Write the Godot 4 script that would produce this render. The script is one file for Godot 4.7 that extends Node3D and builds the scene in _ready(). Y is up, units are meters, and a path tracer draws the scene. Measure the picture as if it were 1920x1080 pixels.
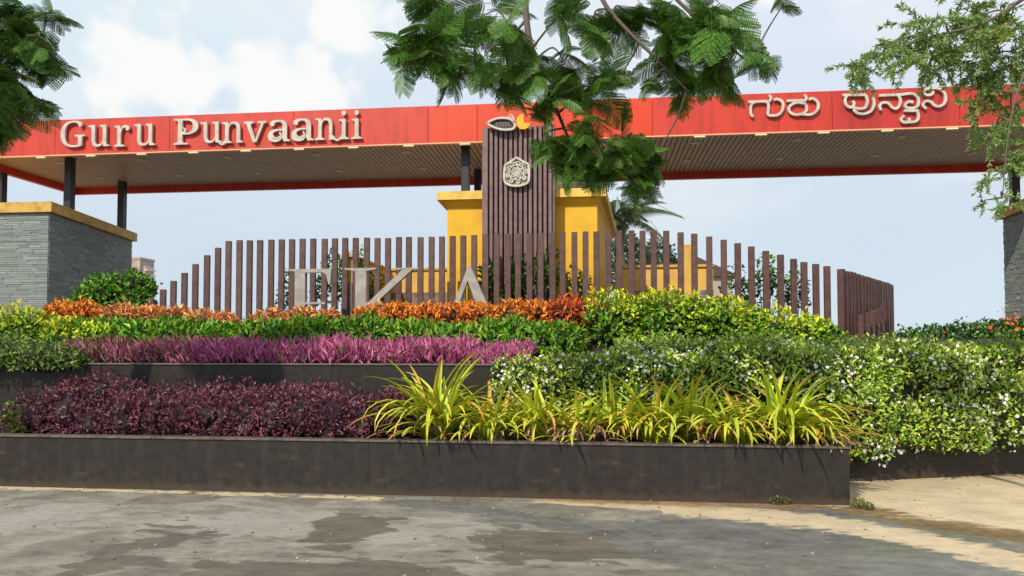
extends Node3D
# A garden entrance: an orange canopy over gate pavilions, a slatted fence, tiered planting beds and a wet paved forecourt.

var rng := RandomNumberGenerator.new()
var fine := FastNoiseLite.new()
var coarse := FastNoiseLite.new()
var mats := {}


# ------------------------------------------------------------------ mesh helpers
class MB:
	var v := PackedVector3Array()
	var n := PackedVector3Array()
	var c := PackedColorArray()
	var u := PackedVector2Array()
	var col := Color(1, 1, 1)
	var with_uv := false

	func tri(a: Vector3, b: Vector3, d: Vector3) -> void:
		var nn := (d - a).cross(b - a).normalized()
		v.push_back(a); v.push_back(b); v.push_back(d)
		n.push_back(nn); n.push_back(nn); n.push_back(nn)
		c.push_back(col); c.push_back(col); c.push_back(col)

	func tri3(a: Vector3, b: Vector3, d: Vector3, na: Vector3, nb: Vector3, nd: Vector3, ca: Color, cb: Color, cd: Color) -> void:
		v.push_back(a); v.push_back(b); v.push_back(d)
		n.push_back(na); n.push_back(nb); n.push_back(nd)
		c.push_back(ca); c.push_back(cb); c.push_back(cd)

	func quad(a: Vector3, b: Vector3, d: Vector3, e: Vector3) -> void:
		tri(a, b, d)
		tri(a, d, e)

	# a quad whose outside is towards OUT, whatever the order of its corners
	func face(a: Vector3, b: Vector3, d: Vector3, e: Vector3, out: Vector3) -> void:
		if (d - a).cross(b - a).dot(out) < 0.0:
			quad(a, e, d, b)
		else:
			quad(a, b, d, e)

	func box(t: Transform3D, s: Vector3, ch := 0.0) -> void:
		var h := s * 0.5
		if ch <= 0.0:
			for ax in 3:
				for sg in [-1.0, 1.0]:
					var o := Vector3(); o[ax] = sg
					var p: Array[Vector3] = []
					for k in [[-1.0, -1.0], [1.0, -1.0], [1.0, 1.0], [-1.0, 1.0]]:
						var q := Vector3(); q[ax] = sg * h[ax]; q[(ax + 1) % 3] = k[0] * h[(ax + 1) % 3]; q[(ax + 2) % 3] = k[1] * h[(ax + 2) % 3]
						p.append(t * q)
					face(p[0], p[1], p[2], p[3], t.basis * o)
			return
		var g := h - Vector3(ch, ch, ch)
		for ax in 3:
			var b := (ax + 1) % 3
			var d := (ax + 2) % 3
			for sg in [-1.0, 1.0]:
				var o := Vector3(); o[ax] = sg
				var p: Array[Vector3] = []
				for k in [[-1.0, -1.0], [1.0, -1.0], [1.0, 1.0], [-1.0, 1.0]]:
					var q := Vector3(); q[ax] = sg * h[ax]; q[b] = k[0] * g[b]; q[d] = k[1] * g[d]
					p.append(t * q)
				face(p[0], p[1], p[2], p[3], t.basis * o)
				for sb in [-1.0, 1.0]:
					var e: Array[Vector3] = []
					for sd in [-1.0, 1.0]:
						var q1 := Vector3(); q1[ax] = sg * h[ax]; q1[b] = sb * g[b]; q1[d] = sd * g[d]
						var q2 := Vector3(); q2[ax] = sg * g[ax]; q2[b] = sb * h[b]; q2[d] = sd * g[d]
						e.append(t * q1); e.append(t * q2)
					var oo := Vector3(); oo[ax] = sg; oo[b] = sb
					face(e[0], e[1], e[3], e[2], t.basis * oo)
		for sx in [-1.0, 1.0]:
			for sy in [-1.0, 1.0]:
				for sz in [-1.0, 1.0]:
					var a := t * Vector3(sx * h.x, sy * g.y, sz * g.z)
					var b2 := t * Vector3(sx * g.x, sy * h.y, sz * g.z)
					var d2 := t * Vector3(sx * g.x, sy * g.y, sz * h.z)
					if (d2 - a).cross(b2 - a).dot(t.basis * Vector3(sx, sy, sz)) < 0.0:
						tri(a, d2, b2)
					else:
						tri(a, b2, d2)

	func span(lo: Vector3, hi: Vector3, ch := 0.0) -> void:
		box(Transform3D(Basis(), (lo + hi) * 0.5), hi - lo, ch)

	# a plan polygon raised from y0 to y1; points are (x, z)
	func column(pts: PackedVector2Array, y0: float, y1: float, grow := 0.0) -> void:
		var mid := Vector2()
		for p in pts:
			mid += p / pts.size()
		var q0: Array[Vector3] = []
		var q1: Array[Vector3] = []
		for p in pts:
			var d := (p - mid).normalized() * grow
			q0.append(Vector3(p.x, y0, p.y))
			q1.append(Vector3(p.x + d.x, y1, p.y + d.y))
		for i in pts.size():
			var j := (i + 1) % pts.size()
			var m := (q0[i] + q0[j]) * 0.5
			face(q0[i], q0[j], q1[j], q1[i], Vector3(m.x - mid.x, 0, m.z - mid.y))
		var ix := Geometry2D.triangulate_polygon(pts)
		for k in range(0, ix.size(), 3):
			for top in 2:
				var s: Array[Vector3] = q1 if top else q0
				var a := s[ix[k]]; var b := s[ix[k + 1]]; var d := s[ix[k + 2]]
				if ((d - a).cross(b - a).y > 0.0) == (top == 1):
					tri(a, b, d)
				else:
					tri(a, d, b)

	# a flat outline in the xy plane given thickness from z0 to z1
	func slab(pts: PackedVector2Array, z0: float, z1: float) -> void:
		var ix := Geometry2D.triangulate_polygon(pts)
		for k in range(0, ix.size(), 3):
			for z in [z0, z1]:
				var a := Vector3(pts[ix[k]].x, pts[ix[k]].y, z)
				var b := Vector3(pts[ix[k + 1]].x, pts[ix[k + 1]].y, z)
				var d := Vector3(pts[ix[k + 2]].x, pts[ix[k + 2]].y, z)
				if ((d - a).cross(b - a).z > 0.0) == (z == z1):
					tri(a, b, d)
				else:
					tri(a, d, b)
		var cw := Geometry2D.is_polygon_clockwise(pts)
		for i in pts.size():
			var p := pts[i]; var q := pts[(i + 1) % pts.size()]
			var o := Vector3(q.y - p.y, p.x - q.x, 0) * (-1.0 if cw else 1.0)
			face(Vector3(p.x, p.y, z0), Vector3(q.x, q.y, z0), Vector3(q.x, q.y, z1), Vector3(p.x, p.y, z1), o)

	# a stroke of constant width along a line in the xy plane
	func stroke(pts: PackedVector2Array, w: float, z0: float, z1: float) -> void:
		var l := PackedVector2Array()
		var r := PackedVector2Array()
		for i in pts.size():
			var a := pts[maxi(i - 1, 0)]
			var b := pts[mini(i + 1, pts.size() - 1)]
			var d := (b - a).normalized()
			var e := Vector2(-d.y, d.x) * w * 0.5
			l.push_back(pts[i] + e)
			r.push_back(pts[i] - e)
		for i in pts.size() - 1:
			var a := l[i]; var b := l[i + 1]; var d := r[i + 1]; var e := r[i]
			face(Vector3(a.x, a.y, z1), Vector3(b.x, b.y, z1), Vector3(d.x, d.y, z1), Vector3(e.x, e.y, z1), Vector3(0, 0, 1))
			face(Vector3(a.x, a.y, z0), Vector3(b.x, b.y, z0), Vector3(d.x, d.y, z0), Vector3(e.x, e.y, z0), Vector3(0, 0, -1))
			var up := Vector3(a.x - e.x, a.y - e.y, 0)
			face(Vector3(a.x, a.y, z0), Vector3(b.x, b.y, z0), Vector3(b.x, b.y, z1), Vector3(a.x, a.y, z1), up)
			face(Vector3(e.x, e.y, z0), Vector3(d.x, d.y, z0), Vector3(d.x, d.y, z1), Vector3(e.x, e.y, z1), -up)
		for k in [0, pts.size() - 1]:
			var o := (pts[0] - pts[1]) if k == 0 else (pts[k] - pts[k - 1])
			face(Vector3(l[k].x, l[k].y, z0), Vector3(r[k].x, r[k].y, z0), Vector3(r[k].x, r[k].y, z1), Vector3(l[k].x, l[k].y, z1), Vector3(o.x, o.y, 0))

	func tube(pts: PackedVector3Array, r0: float, r1: float, sides := 6) -> void:
		var last: Array[Vector3] = []
		var lastn: Array[Vector3] = []
		var ref := Vector3(0.31, 0.2, 0.93)
		for i in pts.size():
			var d := (pts[mini(i + 1, pts.size() - 1)] - pts[maxi(i - 1, 0)]).normalized()
			var a := d.cross(ref).normalized()
			var b := d.cross(a)
			var rad := lerpf(r0, r1, float(i) / (pts.size() - 1))
			var ring: Array[Vector3] = []
			var nr: Array[Vector3] = []
			for k in sides:
				var o := a * cos(TAU * k / sides) + b * sin(TAU * k / sides)
				nr.append(o)
				ring.append(pts[i] + o * rad)
			if i:
				for k in sides:
					var j := (k + 1) % sides
					tri3(last[k], ring[k], ring[j], lastn[k], nr[k], nr[j], col, col, col)
					tri3(last[k], ring[j], last[j], lastn[k], nr[j], lastn[j], col, col, col)
			last = ring
			lastn = nr

	# a leaf folded along its midrib
	func leaf(p: Vector3, d: Vector3, side: Vector3, up: Vector3, l: float, w: float, curl := 0.15) -> void:
		var m := p + d * (l * 0.45) + up * (w * 0.18)
		var e := p + d * l - up * (l * curl)
		var a := m - side * (w * 0.5)
		var b := m + side * (w * 0.5)
		tri(p, a, e)
		tri(p, e, b)

	# a closed lump with a knobbly surface
	func lump(at: Vector3, r: Vector3, nz: FastNoiseLite, amp: float, rings := 7, seg := 12) -> void:
		var g := []
		for i in rings + 1:
			var row: Array[Vector3] = []
			var th := PI * i / rings
			for j in seg:
				var d := Vector3(sin(th) * cos(TAU * j / seg), cos(th), sin(th) * sin(TAU * j / seg))
				var k := 1.0 + amp * nz.get_noise_3dv((at + d) * 60.0)
				row.append(at + d * r * k)
			g.append(row)
		for i in rings:
			for j in seg:
				var q := (j + 1) % seg
				var a: Vector3 = g[i][j]; var b: Vector3 = g[i][q]; var d2: Vector3 = g[i + 1][q]; var e: Vector3 = g[i + 1][j]
				if i > 0:
					tri(a, b, d2)
				if i < rings - 1:
					tri(a, d2, e)

	func mesh() -> ArrayMesh:
		var a := []
		a.resize(Mesh.ARRAY_MAX)
		a[Mesh.ARRAY_VERTEX] = v
		a[Mesh.ARRAY_NORMAL] = n
		a[Mesh.ARRAY_COLOR] = c
		if with_uv:
			a[Mesh.ARRAY_TEX_UV] = u
		var m := ArrayMesh.new()
		if v.size():
			m.add_surface_from_arrays(Mesh.PRIMITIVE_TRIANGLES, a)
		return m


func V(x: float, y: float, z: float) -> Vector3:
	return Vector3(x, y, z)


func lin(r: float, g: float, b: float) -> Color:
	return Color(r, g, b)


func put(called: String, m: Mesh, mat: Material, parent: Node = self) -> MeshInstance3D:
	var o := MeshInstance3D.new()
	o.name = called
	o.mesh = m
	o.material_override = mat
	parent.add_child(o, true)
	return o


func tag(o: Node, label: String, category: String, group := "", kind := "") -> Node:
	o.set_meta("label", label)
	if category:
		o.set_meta("category", category)
	if group:
		o.set_meta("group", group)
	if kind:
		o.set_meta("kind", kind)
	return o


func thing(called: String, label: String, category: String, at := Vector3.ZERO, group := "") -> Node3D:
	var o := Node3D.new()
	o.name = called
	o.position = at
	add_child(o, true)
	tag(o, label, category, group)
	return o


func structure(called: String, m: Mesh, mat: Material, label: String) -> MeshInstance3D:
	var o := put(called, m, mat)
	tag(o, label, called.replace("_", " "), "", "structure")
	return o


func stuff(o: Node) -> void:
	o.set_meta("kind", "stuff")


func paint(r: float, g: float, b: float, rough := 0.6, metal := 0.0, noise_amount := 0.0, scale := 1.0) -> StandardMaterial3D:
	var m := StandardMaterial3D.new()
	m.albedo_color = Color(r, g, b).linear_to_srgb()
	m.roughness = rough
	m.metallic = metal
	if noise_amount > 0.0:
		m.albedo_texture = grime(noise_amount)
		m.roughness_texture = null
		m.uv1_triplanar = true
		m.uv1_world_triplanar = true
		m.uv1_scale = Vector3.ONE * scale
	return m


var grimes := {}


func grime(amount: float) -> Texture2D:
	if not grimes.has(amount):
		var im := Image.create(512, 512, false, Image.FORMAT_RGB8)
		var a := FastNoiseLite.new()
		a.seed = 41 + int(amount * 100)
		a.frequency = 0.008
		a.fractal_octaves = 5
		var s := a.get_seamless_image(512, 512)
		for y in 512:
			for x in 512:
				var k := s.get_pixel(x, y).r
				var l := 1.0 - amount * clampf((k - 0.35) * 1.6, 0.0, 1.0) - rng.randf() * amount * 0.15
				im.set_pixel(x, y, Color(l, l * (1.0 - amount * 0.06), l * (1.0 - amount * 0.12)))
		grimes[amount] = ImageTexture.create_from_image(im)
	return grimes[amount]


func vcol(rough := 0.55, back := 0.0, spec := 0.5) -> StandardMaterial3D:
	var m := StandardMaterial3D.new()
	m.vertex_color_use_as_albedo = true
	m.roughness = rough
	m.metallic_specular = spec
	if back > 0.0:
		m.backlight_enabled = true
		m.backlight = Color(back, back, back)
	return m


func smooth(pts: Array, k := 5) -> PackedVector2Array:
	var out := PackedVector2Array()
	for i in pts.size() - 1:
		var p0: Vector2 = pts[maxi(i - 1, 0)]
		var p1: Vector2 = pts[i]
		var p2: Vector2 = pts[i + 1]
		var p3: Vector2 = pts[mini(i + 2, pts.size() - 1)]
		for j in k:
			out.push_back(p1.cubic_interpolate(p2, p0, p3, float(j) / k))
	out.push_back(pts[-1])
	return out


func bend(pts: Array, k := 5) -> PackedVector3Array:
	var out := PackedVector3Array()
	for i in pts.size() - 1:
		var p0: Vector3 = pts[maxi(i - 1, 0)]
		var p1: Vector3 = pts[i]
		var p2: Vector3 = pts[i + 1]
		var p3: Vector3 = pts[mini(i + 2, pts.size() - 1)]
		for j in k:
			out.push_back(p1.cubic_interpolate(p2, p0, p3, float(j) / k))
	out.push_back(pts[-1])
	return out


func rnd(a: float, b: float) -> float:
	return rng.randf_range(a, b)


func rdir() -> Vector3:
	var z := rnd(-1, 1)
	var t := rnd(0, TAU)
	var s := sqrt(1.0 - z * z)
	return Vector3(s * cos(t), z, s * sin(t))


# ------------------------------------------------------------------ ground, sky
func bumpy(x: float, z: float, cx: float, cz: float, rx: float, rz: float) -> float:
	var w := coarse.get_noise_2d(x * 34.0, z * 46.0) * 0.9 + fine.get_noise_2d(x * 60.0, z * 130.0) * 0.75
	var d := sqrt(pow((x - cx) / rx, 2) + pow((z - cz) / rz, 2)) + w
	return 1.0 - smoothstep(0.82, 1.02, d)


func off_line(p: Vector2, l: Array) -> float:
	var best := 1e9
	for i in l.size() - 1:
		best = minf(best, p.distance_to(Geometry2D.get_closest_point_to_segment(p, l[i], l[i + 1])))
	return best


func paving() -> void:
	var w := 1536
	var h := 704
	var x0 := -11.0; var x1 := 10.0; var z0 := -11.0; var z1 := -1.4
	var im := Image.create(w, h, false, Image.FORMAT_RGB8)
	var ro := Image.create(w, h, false, Image.FORMAT_R8)
	var sand := [Vector2(-7, -7.5), Vector2(-3.2, -7.42), Vector2(-2.2, -7.36)]
	var bar := [Vector2(-0.5, -7.42), Vector2(0.9, -7.18), Vector2(1.9, -6.85), Vector2(2.6, -6.2), Vector2(3.3, -5.2), Vector2(4.2, -3.9)]
	var stream := [Vector2(2.35, -7.42), Vector2(2.95, -6.8), Vector2(3.5, -6.3), Vector2(4.6, -5.4), Vector2(6.5, -4.2)]
	var trickle := [Vector2(-1.9, -7.2), Vector2(-1.2, -7.0), Vector2(-0.45, -6.55), Vector2(0.1, -6.2), Vector2(0.6, -5.5), Vector2(1.3, -4.4), Vector2(2.0, -3.0)]
	var grey := Color(0.235, 0.217, 0.178)
	for j in h:
		var z := lerpf(z0, z1, (j + 0.5) / h)
		for i in w:
			var x := lerpf(x0, x1, (i + 0.5) / w)
			var a := coarse.get_noise_2d(x * 26.0, z * 34.0)
			var b := fine.get_noise_2d(x * 60.0, z * 60.0)
			var f := fine.get_noise_2d(x * 300.0, z * 420.0)
			var st := coarse.get_noise_2d(x * 90.0 + 70.0, z * 260.0)
			var k := 1.0 + a * 0.34 + b * 0.3 + f * 0.24 + st * 0.3 + rng.randf_range(-0.09, 0.09)
			var c := grey * k
			var rough := 0.72 + b * 0.12
			# pale dried crust, dark damp stains
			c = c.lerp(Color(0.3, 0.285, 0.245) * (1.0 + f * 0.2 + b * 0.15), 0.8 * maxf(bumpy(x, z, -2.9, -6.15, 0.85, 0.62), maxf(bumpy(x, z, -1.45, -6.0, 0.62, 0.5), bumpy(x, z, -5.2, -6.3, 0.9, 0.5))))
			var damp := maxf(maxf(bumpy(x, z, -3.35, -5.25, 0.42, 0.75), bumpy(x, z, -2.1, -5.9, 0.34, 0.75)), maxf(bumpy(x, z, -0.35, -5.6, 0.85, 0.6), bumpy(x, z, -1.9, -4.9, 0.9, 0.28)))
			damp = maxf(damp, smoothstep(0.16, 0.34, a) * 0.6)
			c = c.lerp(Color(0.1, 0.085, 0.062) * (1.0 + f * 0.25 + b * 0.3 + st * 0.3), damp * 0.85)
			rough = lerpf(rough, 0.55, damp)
			# washed sand
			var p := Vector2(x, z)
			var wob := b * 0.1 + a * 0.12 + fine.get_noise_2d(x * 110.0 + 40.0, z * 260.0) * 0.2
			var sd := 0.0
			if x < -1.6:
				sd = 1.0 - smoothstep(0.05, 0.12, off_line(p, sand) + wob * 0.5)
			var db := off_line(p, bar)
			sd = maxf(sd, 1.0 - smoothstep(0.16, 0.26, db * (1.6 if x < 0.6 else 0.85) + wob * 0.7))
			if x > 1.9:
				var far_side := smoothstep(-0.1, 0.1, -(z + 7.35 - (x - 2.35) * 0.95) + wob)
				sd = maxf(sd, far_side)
			# standing wet, with some of its cool sky reflection put into the colour
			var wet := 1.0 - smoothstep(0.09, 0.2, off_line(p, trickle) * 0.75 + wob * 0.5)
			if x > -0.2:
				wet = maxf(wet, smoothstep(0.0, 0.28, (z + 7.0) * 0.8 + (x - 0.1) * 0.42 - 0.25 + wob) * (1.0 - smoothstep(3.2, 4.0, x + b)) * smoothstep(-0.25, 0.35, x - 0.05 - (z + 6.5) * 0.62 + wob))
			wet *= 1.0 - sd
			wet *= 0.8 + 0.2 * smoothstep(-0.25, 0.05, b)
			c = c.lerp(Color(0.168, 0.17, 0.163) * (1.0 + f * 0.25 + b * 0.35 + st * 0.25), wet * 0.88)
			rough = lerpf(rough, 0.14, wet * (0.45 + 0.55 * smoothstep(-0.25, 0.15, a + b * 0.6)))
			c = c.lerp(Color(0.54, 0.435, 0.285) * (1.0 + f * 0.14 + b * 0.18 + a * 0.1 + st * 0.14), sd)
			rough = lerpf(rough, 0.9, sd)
			if x > 2.2:
				var br := 1.0 - smoothstep(0.12, 0.3, off_line(p, stream) * 0.9 + wob * 0.9)
				c = c.lerp(Color(0.2, 0.13, 0.055) * (1.0 + f * 0.55 + b * 0.3), br * 0.9)
				rough = lerpf(rough, 0.42, br)
			elif x > -0.9 and z < -7.2:
				c = c.lerp(Color(0.26, 0.14, 0.055) * (1.0 + f * 0.4), 0.7 * (1.0 - smoothstep(0.02, 0.2, absf(z + 7.47 + wob * 0.4))) * smoothstep(-0.9, -0.3, x))
			im.set_pixel(i, j, Color(clampf(c.r, 0.01, 1), clampf(c.g, 0.01, 1), clampf(c.b, 0.01, 1)).linear_to_srgb())
			ro.set_pixel(i, j, Color(clampf(rough, 0.08, 1), 0, 0))
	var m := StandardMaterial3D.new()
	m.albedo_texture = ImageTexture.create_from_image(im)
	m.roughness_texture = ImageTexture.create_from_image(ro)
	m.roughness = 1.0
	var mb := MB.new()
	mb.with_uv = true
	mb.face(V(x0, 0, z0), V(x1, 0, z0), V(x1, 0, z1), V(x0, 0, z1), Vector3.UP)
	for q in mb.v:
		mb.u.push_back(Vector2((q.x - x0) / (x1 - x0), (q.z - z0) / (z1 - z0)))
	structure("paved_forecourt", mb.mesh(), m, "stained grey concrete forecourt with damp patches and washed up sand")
	var g := MB.new()
	g.face(V(-500, -0.02, -500), V(500, -0.02, -500), V(500, -0.02, 300), V(-500, -0.02, 300), Vector3.UP)
	structure("ground", g.mesh(), paint(0.27, 0.25, 0.21, 0.9, 0, 0.3, 0.12), "bare level ground running out beyond the gate")


func sky_picture() -> ImageTexture:
	var w := 2048
	var h := 1024
	var im := Image.create(w, h, false, Image.FORMAT_RGB8)
	var n := FastNoiseLite.new()
	n.seed = 9
	n.frequency = 0.9
	n.fractal_octaves = 5
	n.fractal_gain = 0.55
	var m := FastNoiseLite.new()
	m.seed = 17
	m.frequency = 0.5
	m.fractal_octaves = 3
	im.fill(Color(0.8, 0.85, 0.89))
	var puffs := []
	for q in [[-0.57, 0.34, 0.1, 0.07], [-0.41, 0.345, 0.1, 0.07], [-0.34, 0.42, 0.08, 0.05], [-0.48, 0.27, 0.16, 0.04], [0.32, 0.48, 0.12, 0.07], [0.05, 0.55, 0.1, 0.05], [1.0, 0.35, 0.14, 0.07], [1.6, 0.5, 0.12, 0.06], [2.3, 0.33, 0.12, 0.06], [3.0, 0.45, 0.15, 0.08], [-2.5, 0.36, 0.13, 0.06], [-1.8, 0.48, 0.12, 0.07], [-1.1, 0.4, 0.13, 0.06]]:
		var at := V(sin(q[0]) * cos(q[1]), sin(q[1]), -cos(q[0]) * cos(q[1]))
		puffs.append([at, at.cross(Vector3.UP).normalized(), q[2], q[3]])
	for j in h / 2 + 8:
		var up := PI * 0.5 - PI * (j + 0.5) / h
		var sy := sin(up); var cy := cos(up)
		for i in w:
			var ar := TAU * (float(i) + 0.5) / w
			var d := Vector3(sin(ar) * cy, sy, -cos(ar) * cy)
			var q := d / (absf(sy) + 0.32)
			var k := n.get_noise_3d(q.x * 1.3, q.y * 2.0, q.z * 1.3) + 0.35 * m.get_noise_3d(q.x, q.y + 3.0, q.z)
			var t := clampf(sy * 1.7, 0.0, 1.0)
			var c := Color(0.77, 0.825, 0.877).lerp(Color(0.835, 0.872, 0.923), smoothstep(0.05, 0.75, t))
			var tone := m.get_noise_3d(q.x * 0.8 + 9.0, q.y, q.z * 0.8)
			c = c.lerp(Color(0.815, 0.885, 0.918), clampf(0.35 + tone * 1.1, 0.0, 0.9) * 0.75)
			var cl := smoothstep(0.1, 0.5, k) * smoothstep(0.0, 0.22, sy) * 0.3
			var puff := -0.7
			for pf in puffs:
				var e: Vector3 = d - pf[0] * d.dot(pf[0])
				if d.dot(pf[0]) > 0.5:
					var ex: float = e.dot(pf[1]) / pf[2]
					var ey: float = (e.y + 0.25 * pf[3]) / pf[3]
					puff = maxf(puff, 1.0 - sqrt(ex * ex + ey * ey * (1.0 if ey > 0.0 else 2.2)))
			cl = maxf(cl, smoothstep(0.05, 0.6, puff + 0.08 + 0.75 * n.get_noise_3dv(d * 16.0 + V(3, 7, 1))))
			c = c.lerp(Color(0.94, 0.942, 0.936), cl * 0.95)
			im.set_pixel(i, j, c)
	return ImageTexture.create_from_image(im)


# ------------------------------------------------------------------ planting helpers
# leaves over the surface of several mounds; each mound is [centre, radii]
func mound_leaves(mb: MB, mounds: Array, per_area: float, l: float, w: float, colours: Array, upright := 0.3, depth := 0.3, tip_by_height := false, rough_amp := 0.22) -> void:
	for md in mounds:
		var at: Vector3 = md[0]
		var r: Vector3 = md[1]
		var area := 4.0 * PI * pow((pow(r.x * r.y, 1.6) + pow(r.x * r.z, 1.6) + pow(r.y * r.z, 1.6)) / 3.0, 1.0 / 1.6)
		for i in int(area * per_area):
			var d := rdir()
			if d.y < -0.55:
				continue
			var k := 1.0 + rough_amp * (coarse.get_noise_3dv((at + d * r) * 42.0) + 0.8 * fine.get_noise_3dv((at + d * r) * 120.0))
			k *= 1.0 - depth * pow(rng.randf(), 1.8)
			if rng.randf() < 0.035:
				k *= rnd(1.05, 1.3)
			var p := at + d * r * k
			var inside := false
			for mo in mounds:
				if mo != md:
					var e: Vector3 = (p - mo[0]) / mo[1]
					if e.length_squared() < 0.55:
						inside = true
						break
			if inside:
				continue
			var out := (d / r).normalized()
			var dir := (out * 0.7 + Vector3.UP * upright + rdir() * 0.75).normalized()
			var up := (out + Vector3.UP * 0.6 + rdir() * 0.5).normalized()
			var side := dir.cross(up).normalized()
			up = side.cross(dir)
			var t := rng.randf()
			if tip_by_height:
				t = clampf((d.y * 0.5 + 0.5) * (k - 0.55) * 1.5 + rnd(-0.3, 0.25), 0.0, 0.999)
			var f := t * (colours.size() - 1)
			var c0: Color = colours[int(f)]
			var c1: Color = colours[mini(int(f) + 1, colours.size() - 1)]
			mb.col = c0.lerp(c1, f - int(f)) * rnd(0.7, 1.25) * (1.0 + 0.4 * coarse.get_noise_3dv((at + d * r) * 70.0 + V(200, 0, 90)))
			if rng.randf() < 0.012:
				mb.col = lin(0.3, 0.2, 0.09) * rnd(0.5, 1.2)
			var s := rnd(0.65, 1.25)
			mb.leaf(p, dir, side, up, l * s, w * s, rnd(0.0, 0.35))


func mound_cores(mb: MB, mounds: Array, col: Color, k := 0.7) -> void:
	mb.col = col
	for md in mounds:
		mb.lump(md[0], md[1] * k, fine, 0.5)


func flowers(mb: MB, mounds: Array, per_area: float, size: float, colours: Array, min_y := -0.6) -> void:
	for md in mounds:
		var at: Vector3 = md[0]
		var r: Vector3 = md[1]
		for i in int(4.0 * PI * r.x * r.y * per_area):
			var d := rdir()
			if d.y < min_y:
				continue
			var k := 1.04 + 0.22 * (coarse.get_noise_3dv((at + d * r) * 42.0) + 0.8 * fine.get_noise_3dv((at + d * r) * 120.0))
			if coarse.get_noise_3dv((at + d * r) * 55.0 + V(50, 0, 0)) < rnd(-0.35, 0.2):
				continue
			var p := at + d * r * k
			var f := ((d / r).normalized() + rdir() * 0.6).normalized()
			var a := f.cross(rdir()).normalized()
			var b := f.cross(a)
			mb.col = colours[rng.randi() % colours.size()]
			var s := size * rnd(0.7, 1.3)
			for q in 5:
				var e := a * cos(TAU * q / 5) + b * sin(TAU * q / 5)
				mb.leaf(p, (e + f * 0.35).normalized(), f.cross(e), f, s, s * 0.8, 0.2)


func stems(mb: MB, mounds: Array, n: int, floor_y: float, col: Color, r := 0.006) -> void:
	mb.col = col
	for md in mounds:
		var at: Vector3 = md[0]
		var ra: Vector3 = md[1]
		for i in n:
			var d := rdir()
			d.y = absf(d.y)
			var e := at + d * ra * 0.9
			var s := V(at.x + d.x * ra.x * 0.35, floor_y, at.z + d.z * ra.z * 0.35)
			mb.tube(PackedVector3Array([s, s.lerp(e, 0.5) + rdir() * 0.03, e]), r, r * 0.4, 4)


func shrub(called: String, label: String, category: String, mounds: Array, per_area: float, l: float, w: float, colours: Array, core: Color, floor_y: float, group := "", upright := 0.3, by_height := false, depth := 0.3, core_k := 0.7, amp := 0.22) -> Node3D:
	var at: Vector3 = mounds[0][0]
	at.y = floor_y
	var local := []
	for md in mounds:
		local.append([md[0] - at, md[1]])
	var o := thing(called, label, category, at, group)
	var mb := MB.new()
	mound_leaves(mb, local, per_area, l, w, colours, upright, depth, by_height, amp)
	stuff(put("foliage", mb.mesh(), mats.leaf, o))
	var st := MB.new()
	stems(st, local, 9, 0.0, lin(0.09, 0.065, 0.04))
	if core_k > 0.0:
		mound_cores(st, local, core, core_k)
	stuff(put("branches", st.mesh(), mats.twig, o))
	return o


# a strap leaf that rises and arches over; grows along +z
func strap(l: float, w: float, rise: float, arch: float, edge: Color, middle: Color, tip: Color) -> ArrayMesh:
	var mb := MB.new()
	var n := 10
	var p := V(0, 0, 0)
	var ang := rise
	var rows := []
	for i in n + 1:
		var t := float(i) / n
		var wd := w * (0.55 + 0.75 * t) * (1.0 if t < 0.35 else pow(maxf(1.0 - (t - 0.35) / 0.65, 0.0), 0.75)) + 0.002
		var d := V(0, sin(ang), cos(ang))
		var up := V(0, cos(ang), -sin(ang))
		var q := clampf((t - 0.6) / 0.4, 0, 1)
		rows.append([p - V(wd * 0.5, 0, 0) + up * wd * 0.22, p, p + V(wd * 0.5, 0, 0) + up * wd * 0.22, up, edge.lerp(tip, q), middle.lerp(tip, q * 0.8)])
		p += d * (l / n)
		ang -= arch / n * (0.5 + t)
	for i in n:
		var a = rows[i]
		var b = rows[i + 1]
		var la: Vector3 = (a[3] + V(0.35, 0, 0)).normalized()
		var ra: Vector3 = (a[3] - V(0.35, 0, 0)).normalized()
		mb.tri3(a[0], b[1], b[0], la, la, la, a[4], b[5], b[4])
		mb.tri3(a[0], a[1], b[1], la, la, la, a[4], a[5], b[5])
		mb.tri3(a[1], b[2], b[1], ra, ra, ra, a[5], b[4], b[5])
		mb.tri3(a[1], a[2], b[2], ra, ra, ra, a[5], a[4], b[4])
	return mb.mesh()


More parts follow.
